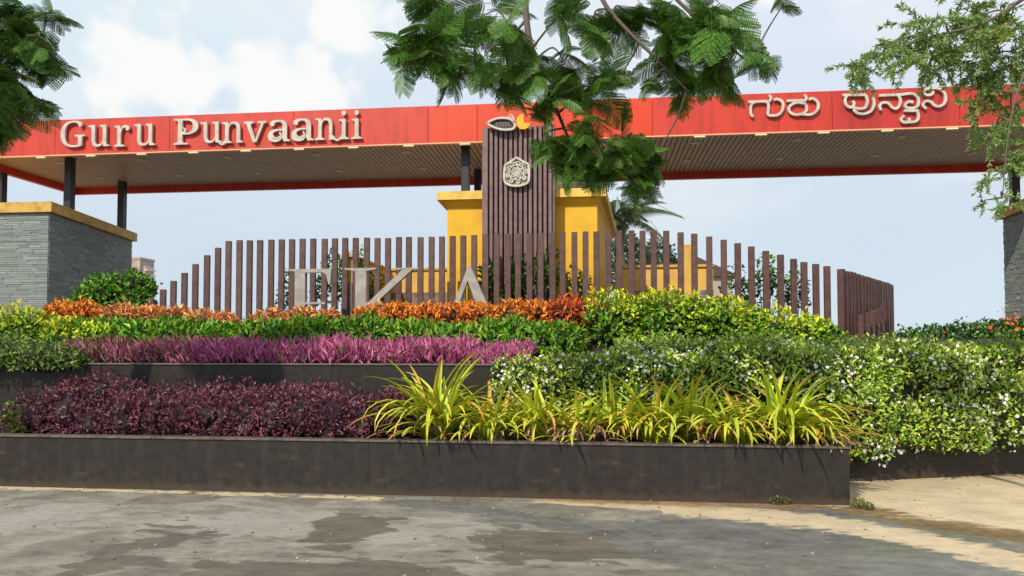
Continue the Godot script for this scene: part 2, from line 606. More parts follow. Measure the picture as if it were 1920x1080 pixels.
# a feathery frond of paired pinnae with small leaflets; grows along +z
func frond_mesh(l: float, droop: float, pairs: int, tone: Color, tone2: Color) -> ArrayMesh:
	var mb := MB.new()
	var rach := PackedVector3Array()
	for i in 9:
		var t := i / 8.0
		rach.push_back(V(sin(t * 2.0) * 0.02, -droop * l * t * t, l * t))
	mb.col = lin(0.07, 0.09, 0.03)
	mb.tube(rach, 0.004, 0.0015, 4)
	for i in pairs:
		var t := lerpf(0.16, 0.99, (i + 0.5) / pairs)
		var o := V(sin(t * 2.0) * 0.02, -droop * l * t * t, l * t)
		var fw := V(0, -2.0 * droop * t, 1).normalized()
		var pl := l * 0.4 * (0.45 + 0.75 * sin(PI * clampf(0.18 + t * 0.78, 0, 1)))
		for s in [-1.0, 1.0]:
			var d := (V(s, -0.12, 0) * rnd(0.85, 1.0) + fw * lerpf(0.35, 1.0, t) + rdir() * 0.1).normalized()
			var up := V(0, 1, 0) - d * d.y
			up = (up.normalized() + rdir() * 0.15).normalized()
			var side := d.cross(up).normalized()
			var k := 10
			for j in k:
				var u := (j + 0.7) / k
				var q := o + d * (pl * u) - V(0, 1, 0) * (pl * 0.22 * u * u)
				var ll := pl * 0.17 * (0.55 + 0.6 * sin(PI * (0.2 + 0.75 * u)))
				for s2 in [-1.0, 1.0]:
					mb.col = tone.lerp(tone2, rng.randf()) * rnd(0.8, 1.2)
					var e: Vector3 = (side * s2 + d * 0.55).normalized()
					mb.leaf(q, e, e.cross(up).normalized(), up, ll * 1.05, pl * 0.1, 0.1)
	return mb.mesh()


func spray_mesh(l: float, n: int, c0: Color, c1: Color) -> ArrayMesh:
	var mb := MB.new()
	var pts := PackedVector3Array()
	for i in 6:
		var t := i / 5.0
		pts.push_back(V(sin(t * 3.0) * 0.03, -0.3 * l * t * t, l * t))
	mb.col = lin(0.12, 0.1, 0.06)
	mb.tube(pts, 0.004, 0.001, 4)
	for i in n:
		var t := rnd(0.05, 1.0)
		var o := V(sin(t * 3.0) * 0.03, -0.3 * l * t * t, l * t)
		var d := (V(rnd(-1, 1), rnd(-0.7, 0.3), rnd(-0.1, 1.0))).normalized()
		var side := d.cross(rdir()).normalized()
		mb.col = c0.lerp(c1, rng.randf()) * rnd(0.7, 1.3)
		mb.leaf(o, d, side, side.cross(d), rnd(0.04, 0.075), rnd(0.012, 0.02), 0.2)
	return mb.mesh()


func aim(d: Vector3, up_hint: Vector3) -> Basis:
	var z := d.normalized()
	var x := up_hint.cross(z).normalized()
	return Basis(x, z.cross(x), z)


func tree(called: String, label: String, trunk: Array, r0: float, limbs: Array, clusters: Array, leaf_name: String, meshes: Array, mat: Material, hang: float, size := 1.0, dense := 1.0) -> Node3D:
	var o := thing(called, label, "tree", trunk[0])
	var base: Vector3 = trunk[0]
	var off := func(pts: Array) -> Array:
		var out := []
		for p in pts:
			out.append(p - base)
		return out
	var tb := MB.new()
	tb.col = lin(0.13, 0.105, 0.08)
	tb.tube(bend(off.call(trunk)), r0, r0 * 0.55, 10)
	put("trunk", tb.mesh(), mats.bark, o)
	var all := PackedVector3Array()
	var owner_of := []
	for lb in limbs:
		var mb := MB.new()
		mb.col = lin(0.15, 0.12, 0.095)
		var line := bend(off.call(lb[0]), 6)
		all.append_array(line)
		mb.tube(line, lb[1], lb[2], 7)
		var br := put("branch", mb.mesh(), mats.bark, o)
		for p in line:
			owner_of.append(br)
	for row in clusters:
		for cl in row:
			var at: Vector3 = cl[0] - base
			var r: float = cl[1]
			var ni := 0
			for k in all.size():
				if all[k].distance_squared_to(at) < all[ni].distance_squared_to(at):
					ni = k
			var near := all[ni]
			var bough: Node3D = owner_of[ni]
			var tw := MB.new()
			tw.col = lin(0.14, 0.11, 0.08)
			tw.tube(bend([near, near.lerp(at, 0.5) + V(0, 0.06, 0) + rdir() * 0.06, at], 4), 0.011, 0.004, 5)
			put("twig", tw.mesh(), mats.bark, bough)
			for i in int(cl[2] * dense):
				var d := rdir()
				d = (d * V(1, 0.75, 1) + V(0, -hang, 0)).normalized()
				var f := put(leaf_name, meshes[rng.randi() % meshes.size()], mat, bough)
				var s := clampf(r * 1.35, 0.26, 0.42) / 0.4 * rnd(0.8, 1.15) * size
				f.transform = Transform3D(aim(d, (Vector3.UP + rdir() * 0.6)).scaled(Vector3.ONE * s), at + rdir() * r * 0.42 - d * 0.06)
	return o


# ------------------------------------------------------------------ built things
func stone_face(mb: MB, a: Vector2, b: Vector2, y0: float, y1: float, out: Vector2) -> void:
	var d := (b - a).normalized()
	var l := a.distance_to(b)
	var y := y0
	while y < y1 - 0.01:
		var h := minf(rnd(0.026, 0.055), y1 - y)
		var x := 0.0
		while x < l - 0.001:
			var w := minf(rnd(0.12, 0.42), l - x)
			if l - x - w < 0.08:
				w = l - x
			var pr := rnd(0.004, 0.016)
			var t := rnd(0.0, 1.0)
			mb.col = lin(0.2, 0.23, 0.225).lerp(lin(0.28, 0.31, 0.3), t) * rnd(0.88, 1.12)
			if rng.randf() < 0.04:
				mb.col = lin(0.29, 0.28, 0.24)
			var p := a + d * (x + w * 0.5) + out * (pr * 0.5 - 0.02)
			var bs := Basis(V(d.x, 0, d.y), V(0, 1, 0), V(out.x, 0, out.y))
			mb.box(Transform3D(bs, V(p.x, y + h * 0.5, p.y)), V(w - 0.004, h - 0.004, pr + 0.04), 0.003)
			x += w
		y += h


func pavilion(label: String, pts: PackedVector2Array, faces: Array) -> void:
	var o := thing("stone_pavilion", label, "gate pavilion", V(pts[0].x, 0, pts[0].y), "grey stone gate pavilions")
	var base := Vector2(pts[0].x, pts[0].y)
	var q := PackedVector2Array()
	for p in pts:
		q.push_back(p - base)
	var mb := MB.new()
	mb.column(q, 0.0, 4.1)
	var wl := put("wall", mb.mesh(), paint(0.2, 0.21, 0.2, 0.9), o)
	for f in faces:
		var sb := MB.new()
		var a := q[f[0]]; var b := q[f[1]]
		var mid := (q[0] + q[1] + q[2] + q[3]) / 4.0
		var nn := Vector2((b - a).y, -(b - a).x).normalized()
		if nn.dot((a + b) * 0.5 - mid) < 0:
			nn = -nn
		stone_face(sb, a, b, 0.02, 4.09, nn)
		stuff(put("stone_cladding", sb.mesh(), mats.stone, wl))
	var cp := MB.new()
	var mid2 := (q[0] + q[1] + q[2] + q[3]) / 4.0
	var g := PackedVector2Array()
	for p in q:
		g.push_back(p + (p - mid2).normalized() * 0.12)
	cp.column(g, 4.105, 4.3)
	put("coping", cp.mesh(), mats.ochre, o)


func slat(mb: MB, s: Vector3) -> void:
	mb.box(Transform3D(Basis(), V(0, s.y * 0.5, 0)), s, 0.006)


func letter_mesh(outlines: Array, z0: float, z1: float) -> ArrayMesh:
	var mb := MB.new()
	for ol in outlines:
		mb.slab(PackedVector2Array(ol), z0, z1)
	return mb.mesh()


func _ready() -> void:
	rng.seed = 20
	fine.seed = 5
	fine.frequency = 0.03
	fine.fractal_octaves = 4
	coarse.seed = 11
	coarse.frequency = 0.02
	coarse.fractal_octaves = 3

	# camera
	var cam := Camera3D.new()
	cam.name = "camera"
	cam.position = V(0, 1.5, 0)
	cam.rotation_order = EULER_ORDER_YXZ
	cam.rotation_degrees = V(2.0, 6.5, 0)
	cam.set_frustum(2.0 * 540.0 / 1400.0 * 0.1, Vector2(0, 0.00472), 0.1, 1500.0)
	add_child(cam)
	# sky
	var env := Environment.new()
	env.background_mode = Environment.BG_SKY
	var sky := Sky.new()
	var pano := PanoramaSkyMaterial.new()
	pano.panorama = sky_picture()
	sky.sky_material = pano
	env.sky = sky
	env.background_energy_multiplier = 1.0
	env.tonemap_mode = Environment.TONE_MAPPER_LINEAR
	env.tonemap_exposure = 1.12
	env.sdfgi_enabled = true
	env.ssao_enabled = true
	env.ssil_enabled = true
	var we := WorldEnvironment.new()
	we.name = "world"
	we.environment = env
	add_child(we)
	# sun
	var sun := DirectionalLight3D.new()
	sun.name = "sun"
	sun.light_energy = 1.12
	sun.light_color = Color(1.0, 0.95, 0.87)
	sun.light_angular_distance = 0.5
	sun.shadow_enabled = true
	add_child(sun)
	sun.look_at_from_position(V(-3.6, 7.0, 7.4), Vector3.ZERO)

	materials()
	paving()
	beds()
	canopy()
	pavilions()
	fence()
	lettering()
	planting()
	spiky_plants()
	debris()
	trees()
	background()


func materials() -> void:
	mats.leaf = vcol(0.5, 0.35)
	mats.frond = vcol(0.5, 0.6)
	mats.strap = vcol(0.42, 0.3)
	mats.spray = vcol(0.5, 0.8)
	mats.petal = vcol(0.6, 0.4)
	mats.twig = vcol(0.9)
	mats.bark = vcol(0.9)
	mats.stone = vcol(0.85)
	mats.ochre = paint(0.66, 0.42, 0.1, 0.75, 0, 0.25, 0.7)
	mats.yellow = paint(0.82, 0.47, 0.028, 0.75, 0, 0.07, 0.45)
	mats.slat = paint(0.125, 0.062, 0.056, 0.5, 0, 0.2, 1.3)
	mats.slats = [mats.slat, paint(0.112, 0.057, 0.053, 0.55, 0, 0.25, 1.1), paint(0.14, 0.072, 0.064, 0.5, 0, 0.22, 1.6)]
	mats.steel = paint(0.02, 0.02, 0.026, 0.45)
	mats.cream = paint(0.62, 0.59, 0.53, 0.5, 0, 0.15, 1.0)
	# dark granite with faint brown veins
	var m := StandardMaterial3D.new()
	var im := Image.create(1024, 1024, false, Image.FORMAT_RGB8)
	var vein := FastNoiseLite.new()
	vein.seed = 77
	vein.frequency = 0.0022
	vein.fractal_type = FastNoiseLite.FRACTAL_RIDGED
	vein.fractal_octaves = 2
	vein.domain_warp_enabled = true
	vein.domain_warp_amplitude = 90.0
	vein.domain_warp_frequency = 0.006
	var sv := vein.get_seamless_image(1024, 1024)
	var sc := coarse.get_seamless_image(1024, 1024)
	var drip := FastNoiseLite.new()
	drip.seed = 4
	drip.frequency = 0.02
	var ss := drip.get_seamless_image(1024, 1024)
	for y in 1024:
		for x in 1024:
			var k := sv.get_pixel(x, y).r
			var b := sc.get_pixel(x, y).r
			var c := lin(0.024, 0.023, 0.022).lerp(lin(0.04, 0.034, 0.03), b)
			c = c.lerp(lin(0.09, 0.058, 0.047), smoothstep(0.8, 1.0, k) * smoothstep(0.3, 0.75, b) * 0.75)
			var low := float(mini(y, 1023 - y)) / 1024.0
			c = c.lerp(lin(0.085, 0.062, 0.042), (1.0 - smoothstep(0.006, 0.05 + 0.05 * (b - 0.5), low)) * 0.75 * (0.5 + 0.5 * rng.randf()))
			c = c.lerp(lin(0.06, 0.055, 0.048), smoothstep(0.5, 0.9, ss.get_pixel(x, y / 6).r) * 0.35)
			c = c * (0.85 + 0.3 * rng.randf())
			im.set_pixel(x, y, c.linear_to_srgb())
	m.albedo_texture = ImageTexture.create_from_image(im)
	m.roughness = 0.38
	m.metallic_specular = 0.35
	m.uv1_triplanar = true
	m.uv1_world_triplanar = true
	m.uv1_scale = V(0.3, 0.42, 0.3)
	m.heightmap_enabled = false
	mats.granite = m
	mats.soil = paint(0.05, 0.035, 0.024, 0.95, 0, 0.5, 1.1)


# ------------------------------------------------------------------ planter walls and soil
func planter_wall(label: String, line: Array, y0: float, y1: float, slab_len: float) -> void:
	var o := thing("planter_wall", label, "planter wall", V(line[0].x, 0, line[0].y), "dark granite planter walls")
	var base: Vector2 = line[0]
	for i in line.size() - 1:
		var a: Vector2 = line[i] - base
		var b: Vector2 = line[i + 1] - base
		var d := (b - a).normalized()
		var nn := Vector2(-d.y, d.x)
		if nn.y < 0 and absf(d.x) > 0.3:
			nn = -nn
		var bs := Basis(V(d.x, 0, d.y), V(0, 1, 0), V(nn.x, 0, nn.y))
		var l := a.distance_to(b)
		var n := maxi(1, int(round(l / slab_len)))
		var core := MB.new()
		var mid := (a + b) * 0.5 - nn * 0.08
		core.box(Transform3D(bs, V(mid.x, (y0 + y1) * 0.5 - 0.02, mid.y)), V(l - 0.02, y1 - y0 - 0.06, 0.1))
		put("wall_core", core.mesh(), mats.granite, o)
		for k in n:
			var p := a + d * (l * (k + 0.5) / n) - nn * 0.0125
			var mb := MB.new()
			mb.box(Transform3D(bs, Vector3()), V(l / n - 0.0012, y1 - y0 - 0.028, 0.025), 0.0006)
			var s := put("granite_slab", mb.mesh(), mats.granite, o)
			s.position = V(p.x, (y0 + y1 - 0.028) * 0.5, p.y) + V(nn.x, 0, nn.y) * rnd(-0.0006, 0.0006)
			var cp := MB.new()
			cp.box(Transform3D(bs, Vector3()), V(l / n - 0.003, 0.024, 0.16), 0.005)
			var q := a + d * (l * (k + 0.5) / n) - nn * 0.062
			var c := put("coping_stone", cp.mesh(), mats.coping, o)
			c.position = V(q.x, y1 - 0.012, q.y)


func beds() -> void:
	mats.coping = paint(0.16, 0.135, 0.12, 0.3, 0, 0.3, 1.5)
	planter_wall("low front planter wall of dark polished granite along the forecourt", [Vector2(-9.5, -7.55), Vector2(2.41, -7.55), Vector2(2.41, -8.9)], 0.0, 0.565, 1.2)
	planter_wall("upper planter wall of dark granite behind the purple shrubs", [Vector2(-9.5, -8.95), Vector2(3.0, -8.95), Vector2(5.2, -9.75), Vector2(9.0, -11.0)], 0.0, 1.325, 1.2)
	# soil: front bed, then a mound that climbs to the fence
	var mb := MB.new()
	mb.face(V(-9.5, 0.5, -7.6), V(2.38, 0.5, -7.6), V(2.38, 0.5, -8.95), V(-9.5, 0.5, -8.95), Vector3.UP)
	structure("front_bed_soil", mb.mesh(), mats.soil, "dark soil of the front planting bed")
	var sb := MB.new()
	var nx := 40
	var nz := 16
	var hgt := func(i: int, j: int) -> Vector3:
		var x := lerpf(-11.5, 9.0, float(i) / nx)
		var zf := -9.0 - maxf(0.0, x - 3.0) * 0.34
		var t := float(j) / nz
		var z := lerpf(zf, -16.2, t)
		var y := 1.24 + 0.42 * smoothstep(0.0, 0.36, t) - 1.75 * smoothstep(0.72, 1.0, t)
		y += 0.05 * coarse.get_noise_2d(x * 40.0, z * 40.0)
		if x < -7.4:
			y = minf(y, 1.5)
		return Vector3(x, y, z)
	for i in nx:
		for j in nz:
			sb.face(hgt.call(i, j), hgt.call(i + 1, j), hgt.call(i + 1, j + 1), hgt.call(i, j + 1), Vector3.UP)
	structure("upper_bed_soil", sb.mesh(), mats.soil, "dark soil mound of the upper planting bed rising to the fence")


# ------------------------------------------------------------------ canopy
func canopy() -> void:
	var x0 := -12.9
	var x1 := 10.3
	var zf := -13.5
	var zr := -17.0
	var o := thing("canopy", "long orange red gate canopy with brown slatted underside", "canopy", V(0, 0, 0))
	var red := paint(0.62, 0.046, 0.024, 0.42, 0, 0.17, 0.35)
	var bright := paint(0.7, 0.052, 0.01, 0.4, 0, 0.1, 0.35)
	var dull := paint(0.52, 0.036, 0.025, 0.45, 0, 0.16, 0.35)
	for mt in [red, bright, dull]:
		mt.uv1_scale = V(0.9, 0.16, 0.9)
	var edges := [x0, -10.6, -8.2, -5.7, -3.1, -2.18, -0.6, 1.0, 3.2, 4.1, 6.2, 8.3, x1]
	for i in edges.size() - 1:
		var mb := MB.new()
		mb.span(V(edges[i] + 0.003, 5.33, zf), V(edges[i + 1] - 0.003, 6.02, zf + 0.035), 0.004)
		var xm: float = (edges[i] + edges[i + 1]) * 0.5
		var mt: Material = red
		if xm > -3.1 and xm < 1.0:
			mt = bright
		elif xm > 4.1:
			mt = dull
		put("fascia_panel", mb.mesh(), mt, o)
	var bk := MB.new()
	bk.span(V(x0 + 0.04, 5.34, zf - 0.1), V(x1 - 0.04, 6.0, zf - 0.003))
	put("fascia_backing", bk.mesh(), dull, o)
	var rr := MB.new()
	rr.span(V(x0, 5.33, zr - 0.1), V(x1, 6.02, zr))
	put("rear_fascia", rr.mesh(), red, o)
	for k in 2:
		var sd := MB.new()
		if k == 0:
			sd.span(V(x0 - 0.001, 5.33, zr + 0.003), V(x0 + 0.12, 6.0, zf - 0.103))
		else:
			sd.span(V(x1 - 0.12, 5.33, zr + 0.003), V(x1 + 0.001, 6.0, zf - 0.103))
		put("end_fascia", sd.mesh(), red, o)
	var rf := MB.new()
	rf.span(V(x0 + 0.13, 5.86, zr + 0.01), V(x1 - 0.13, 5.92, zf - 0.11))
	put("roof_deck", rf.mesh(), paint(0.4, 0.4, 0.38, 0.7), o)
	# the underside: narrow metal strips with open joints
	var st := MB.new()
	var x := x0 + 0.14
	while x < x1 - 0.22:
		st.span(V(x, 5.49, zr + 0.01), V(x + 0.082, 5.505, zf - 0.11))
		x += 0.1
	var sof := put("soffit_strips", st.mesh(), paint(0.47, 0.355, 0.315, 0.5, 0, 0.1, 0.6), o)
	stuff(sof)
	var sbk := MB.new()
	sbk.span(V(x0 + 0.13, 5.53, zr + 0.01), V(x1 - 0.13, 5.545, zf - 0.11))
	put("soffit_backing", sbk.mesh(), paint(0.14, 0.1, 0.08, 0.8), o)
	var tr := MB.new()
	tr.span(V(x0, 5.3, zf - 0.02), V(x1, 5.327, zf + 0.045), 0.004)
	var trim := put("drip_trim", tr.mesh(), paint(0.85, 0.42, 0.24, 0.4), o)
	var lamp := MB.new()
	lamp.span(V(-0.1, -0.03, -0.03), V(0.1, 0.0, 0.03), 0.006)
	var lm := lamp.mesh()
	var ivory := paint(0.8, 0.7, 0.45, 0.4)
	x = -11.95
	while x < 10.0:
		var l := put("edge_light_fitting", lm, ivory, trim)
		l.position = V(x, 5.298, zf + 0.02)
		x += 1.06
	var dn := CylinderMesh.new()
	dn.top_radius = 0.09
	dn.bottom_radius = 0.09
	dn.height = 0.02
	dn.radial_segments = 16
	x = -11.4
	while x < 10.0:
		for z in [-14.6, -16.0]:
			var l := put("downlight", dn, mats.cream, sof)
			l.position = V(x, 5.482, z)
		x += 1.9
	# emblem at the joint of the pillar belongs to the pillar; the steel posts carry the canopy
	var posts := [[-10.9, -14.3, 5.488], [-11.22, -16.5, 5.488], [-12.84, -16.8, 5.327], [-12.84, -14.75, 5.327], [-2.47, -13.9, 5.488], [-2.62, -16.3, 5.488], [-0.15, -14.0, 5.488], [8.53, -16.3, 5.488], [8.4, -14.2, 5.488]]
	for p in posts:
		var mb := MB.new()
		mb.span(V(p[0] - 0.075, 4.24, p[1] - 0.075), V(p[0] + 0.075, p[2], p[1] + 0.075), 0.006)
		put("post", mb.mesh(), mats.steel, o)


# ------------------------------------------------------------------ pavilions, cabin, low walls, pillar
func pavilions() -> void:
	pavilion("grey ledge stone pavilion with yellow coping beside the short fence end", PackedVector2Array([Vector2(-10.35, -13.04), Vector2(-11.13, -16.76), Vector2(-15.0, -16.76), Vector2(-15.0, -13.04)]), [[0, 1], [0, 3]])
	pavilion("grey stone pavilion half hidden by the fine leaved tree", PackedVector2Array([Vector2(7.82, -13.0), Vector2(8.1, -15.9), Vector2(12.5, -15.9), Vector2(12.5, -13.0)]), [[0, 1], [0, 3]])
	# guard cabin
	var o := thing("guard_cabin", "yellow guard cabin with flared cornice behind the slatted pillar", "cabin", V(-1.3, 0, -13.1))
	var pl := PackedVector2Array([Vector2(-1.36, 0), Vector2(1.31, 0), Vector2(1.62, -4.6), Vector2(-1.5, -4.6)])
	var wb := MB.new()
	wb.column(pl, 0.0, 4.03)
	put("wall", wb.mesh(), mats.yellow, o)
	var g := PackedVector2Array()
	var mid := (pl[0] + pl[1] + pl[2] + pl[3]) / 4.0
	for p in pl:
		g.push_back(p + (p - mid).normalized() * 0.19 + Vector2(signf(p.x) * 0.06, 0))
	var cb := MB.new()
	cb.column(g, 4.152, 4.3)
	var cor := put("cornice", cb.mesh(), paint(0.85, 0.58, 0.12, 0.7, 0, 0.15, 0.6), o)
	var cv := MB.new()
	cv.column(pl, 4.03, 4.15, 0.14)
	put("cornice_cove", cv.mesh(), mats.yellow, cor)
	var tk := MB.new()
	tk.span(V(0.4, 4.302, -2.6), V(1.05, 4.86, -1.9), 0.02)
	put("roof_upstand", tk.mesh(), paint(0.72, 0.7, 0.68, 0.7, 0, 0.15, 0.8), o)

	# low yellow boundary walls with a stone plinth
	var yl := paint(0.74, 0.46, 0.1, 0.8, 0, 0.1, 0.5)
	var gp := paint(0.26, 0.22, 0.21, 0.9, 0, 0.3, 0.8)
	var a := thing("boundary_wall", "low yellow wall seen through the fence left of the cabin", "wall", V(-4.3, 0, -15.0), "yellow boundary walls")
	var m1 := MB.new()
	m1.span(V(0.06, 2.66, -0.1), V(1.55, 3.1, 0.1))
	m1.span(V(-0.1, 2.66, 0.0), V(0.058, 3.1, 2.4))
	put("wall", m1.mesh(), yl, a)
	var m2 := MB.new()
	m2.span(V(0.06, 0, -0.12), V(1.55, 2.658, 0.12))
	m2.span(V(-0.12, 0, 0.0), V(0.057, 2.658, 2.42))
	put("plinth", m2.mesh(), gp, a)
	var m3 := MB.new()
	m3.span(V(0.085, 3.103, -0.14), V(1.53, 3.16, 0.14), 0.008)
	m3.span(V(-0.14, 3.103, -0.03), V(0.08, 3.16, 2.45), 0.008)
	put("coping", m3.mesh(), mats.ochre, a)
	var b := thing("boundary_wall", "low yellow wall with a taller pier seen through the fence right of the cabin", "wall", V(0.36, 0, -15.0), "yellow boundary walls")
	var n1 := MB.new()
	n1.span(V(0.0, 2.66, -0.1), V(1.9, 3.1, 0.1))
	put("wall", n1.mesh(), yl, b)
	var n2 := MB.new()
	n2.span(V(0.0, 0, -0.12), V(1.9, 2.658, 0.12))
	put("plinth", n2.mesh(), gp, b)
	var n3 := MB.new()
	n3.span(V(0.0, 3.103, -0.14), V(1.24, 3.16, 0.14), 0.008)
	n3.span(V(1.56, 3.103, -0.14), V(1.92, 3.16, 0.14), 0.008)
	put("coping", n3.mesh(), mats.ochre, b)
	var n4 := MB.new()
	n4.span(V(1.27, 0, -0.17), V(1.53, 3.55, 0.17), 0.01)
	put("pier", n4.mesh(), yl, b)

	# central slatted pillar
	var p := thing("slatted_pillar", "tall brown slatted pillar carrying a cream medallion at the gate centre", "pillar", V(-1.345, 0, -12.85))
	var core := MB.new()
	core.span(V(-0.575, 1.5, -0.14), V(0.575, 5.36, 0.08))
	put("pillar_core", core.mesh(), paint(0.042, 0.022, 0.024, 0.7), p)
	var sl := MB.new()
	slat(sl, V(0.055, 3.84, 0.055))
	var sm := sl.mesh()
	var tone := paint(0.23, 0.145, 0.145, 0.5, 0, 0.2, 1.3)
	for i in 14:
		var s := put("slat", sm, tone, p)
		s.position = V(-0.553 + i * 0.0851, 1.52, 0.11)
	for i in 3:
		for sd in [-1.0, 1.0]:
			var s := put("slat", sm, tone, p)
			s.position = V(sd * 0.605, 1.52, 0.06 - i * 0.085)

	# emblem: a pale leaf shaped rim around dark lettering strokes, with an orange flame beside it
	var e := thing("leaf_emblem", "pale leaf shaped emblem with an orange flame on the pillar top", "emblem", V(-1.56, 5.45, -12.7))
	var rim := MB.new()
	rim.stroke(smooth([Vector2(-0.31, -0.06), Vector2(-0.19, 0), Vector2(-0.06, 0.022), Vector2(0.08, 0.0), Vector2(0.16, -0.07), Vector2(0.175, -0.13), Vector2(0.14, -0.17), Vector2(0.06, -0.185), Vector2(-0.07, -0.175), Vector2(-0.21, -0.125), Vector2(-0.31, -0.06)]), 0.034, 0.06, 0.12)
	rim.stroke(smooth([Vector2(0.09, 0.08), Vector2(0.14, 0.04), Vector2(0.165, -0.07)]), 0.026, 0.06, 0.12)
	rim.stroke(smooth([Vector2(0.05, 0.05), Vector2(0.1, 0.03), Vector2(0.13, -0.02)]), 0.016, 0.06, 0.11)
	put("rim", rim.mesh(), mats.cream, e)
	var pn := MB.new()
	pn.slab(smooth([Vector2(-0.28, -0.065), Vector2(-0.15, -0.005), Vector2(0.0, 0.005), Vector2(0.13, -0.05), Vector2(0.14, -0.14), Vector2(0.0, -0.165), Vector2(-0.15, -0.145)], 4), 0.04, 0.075)
	put("panel", pn.mesh(), paint(0.05, 0.035, 0.03, 0.5), e)
	var mk := MB.new()
	for k in 5:
		var xx := -0.14 + k * 0.05
		mk.stroke(smooth([Vector2(xx - 0.02, -0.05), Vector2(xx + 0.012, -0.06), Vector2(xx - 0.008, -0.085), Vector2(xx + 0.02, -0.11)], 4), 0.012, 0.07, 0.085)
	put("inner_marks", mk.mesh(), paint(0.25, 0.19, 0.15, 0.5), e)
	var fl := MB.new()
	fl.slab(PackedVector2Array([Vector2(0.2, -0.04), Vector2(0.215, 0.01), Vector2(0.25, 0.055), Vector2(0.305, 0.085), Vector2(0.325, 0.05), Vector2(0.322, -0.03), Vector2(0.335, -0.075), Vector2(0.37, -0.085), Vector2(0.44, -0.07), Vector2(0.43, -0.12), Vector2(0.4, -0.165), Vector2(0.335, -0.19), Vector2(0.26, -0.18), Vector2(0.215, -0.13)]), 0.06, 0.12)
	put("flame", fl.mesh(), paint(0.85, 0.42, 0.01, 0.45), e)

	# medallion: a pierced cream rosette
	var md := thing("medallion", "cream pierced rosette medallion fixed to the slatted pillar", "medallion", V(-1.36, 4.55, -12.7))
	var out := MB.new()
	out.stroke(smooth([Vector2(-0.2, 0.11), Vector2(-0.12, 0.16), Vector2(-0.04, 0.215), Vector2(0, 0.235), Vector2(0.04, 0.215), Vector2(0.12, 0.16), Vector2(0.2, 0.11), Vector2(0.215, -0.04), Vector2(0.2, -0.18), Vector2(0.11, -0.235), Vector2(0, -0.25), Vector2(-0.11, -0.235), Vector2(-0.2, -0.18), Vector2(-0.215, -0.04), Vector2(-0.2, 0.11)]), 0.036, 0.03, 0.08)
	put("rim", out.mesh(), mats.cream, md)
	var bp := MB.new()
	bp.slab(smooth([Vector2(-0.19, 0.1), Vector2(-0.12, 0.15), Vector2(0, 0.22), Vector2(0.12, 0.15), Vector2(0.19, 0.1), Vector2(0.205, -0.04), Vector2(0.19, -0.17), Vector2(0.1, -0.225), Vector2(0, -0.24), Vector2(-0.1, -0.225), Vector2(-0.19, -0.17), Vector2(-0.205, -0.04)], 3), 0.03, 0.045)
	put("backing", bp.mesh(), paint(0.3, 0.27, 0.2, 0.6), md)
	var lat := MB.new()
	for k in 8:
		var an := TAU * k / 8 + 0.2
		var dd := Vector2(cos(an), sin(an))
		var ee := Vector2(-dd.y, dd.x)
		lat.stroke(smooth([Vector2(0, -0.02), dd * 0.07 + ee * 0.05 + Vector2(0, -0.02), dd * 0.19 * V(1, 1.05, 0).x + Vector2(0, -0.02), dd * 0.07 - ee * 0.05 + Vector2(0, -0.02), Vector2(0, -0.02)], 4), 0.02, 0.03, 0.07 + 0.001 * k)
	for rr in [0.06, 0.13]:
		var ring := PackedVector2Array()
		for k in 17:
			ring.push_back(Vector2(cos(TAU * k / 16), sin(TAU * k / 16)) * rr + Vector2(0, -0.02))
		lat.stroke(ring, 0.018, 0.03, 0.082 + rr * 0.02)
	for k in 9:
		var an := TAU * k / 9
		var cc := Vector2(cos(an), sin(an)) * 0.165 + Vector2(0, -0.02)
		var sm2 := PackedVector2Array()
		for q in 9:
			sm2.push_back(cc + Vector2(cos(TAU * q / 8), sin(TAU * q / 8)) * 0.028)
		lat.stroke(sm2, 0.014, 0.04, 0.079)
	put("lattice", lat.mesh(), mats.cream, md)


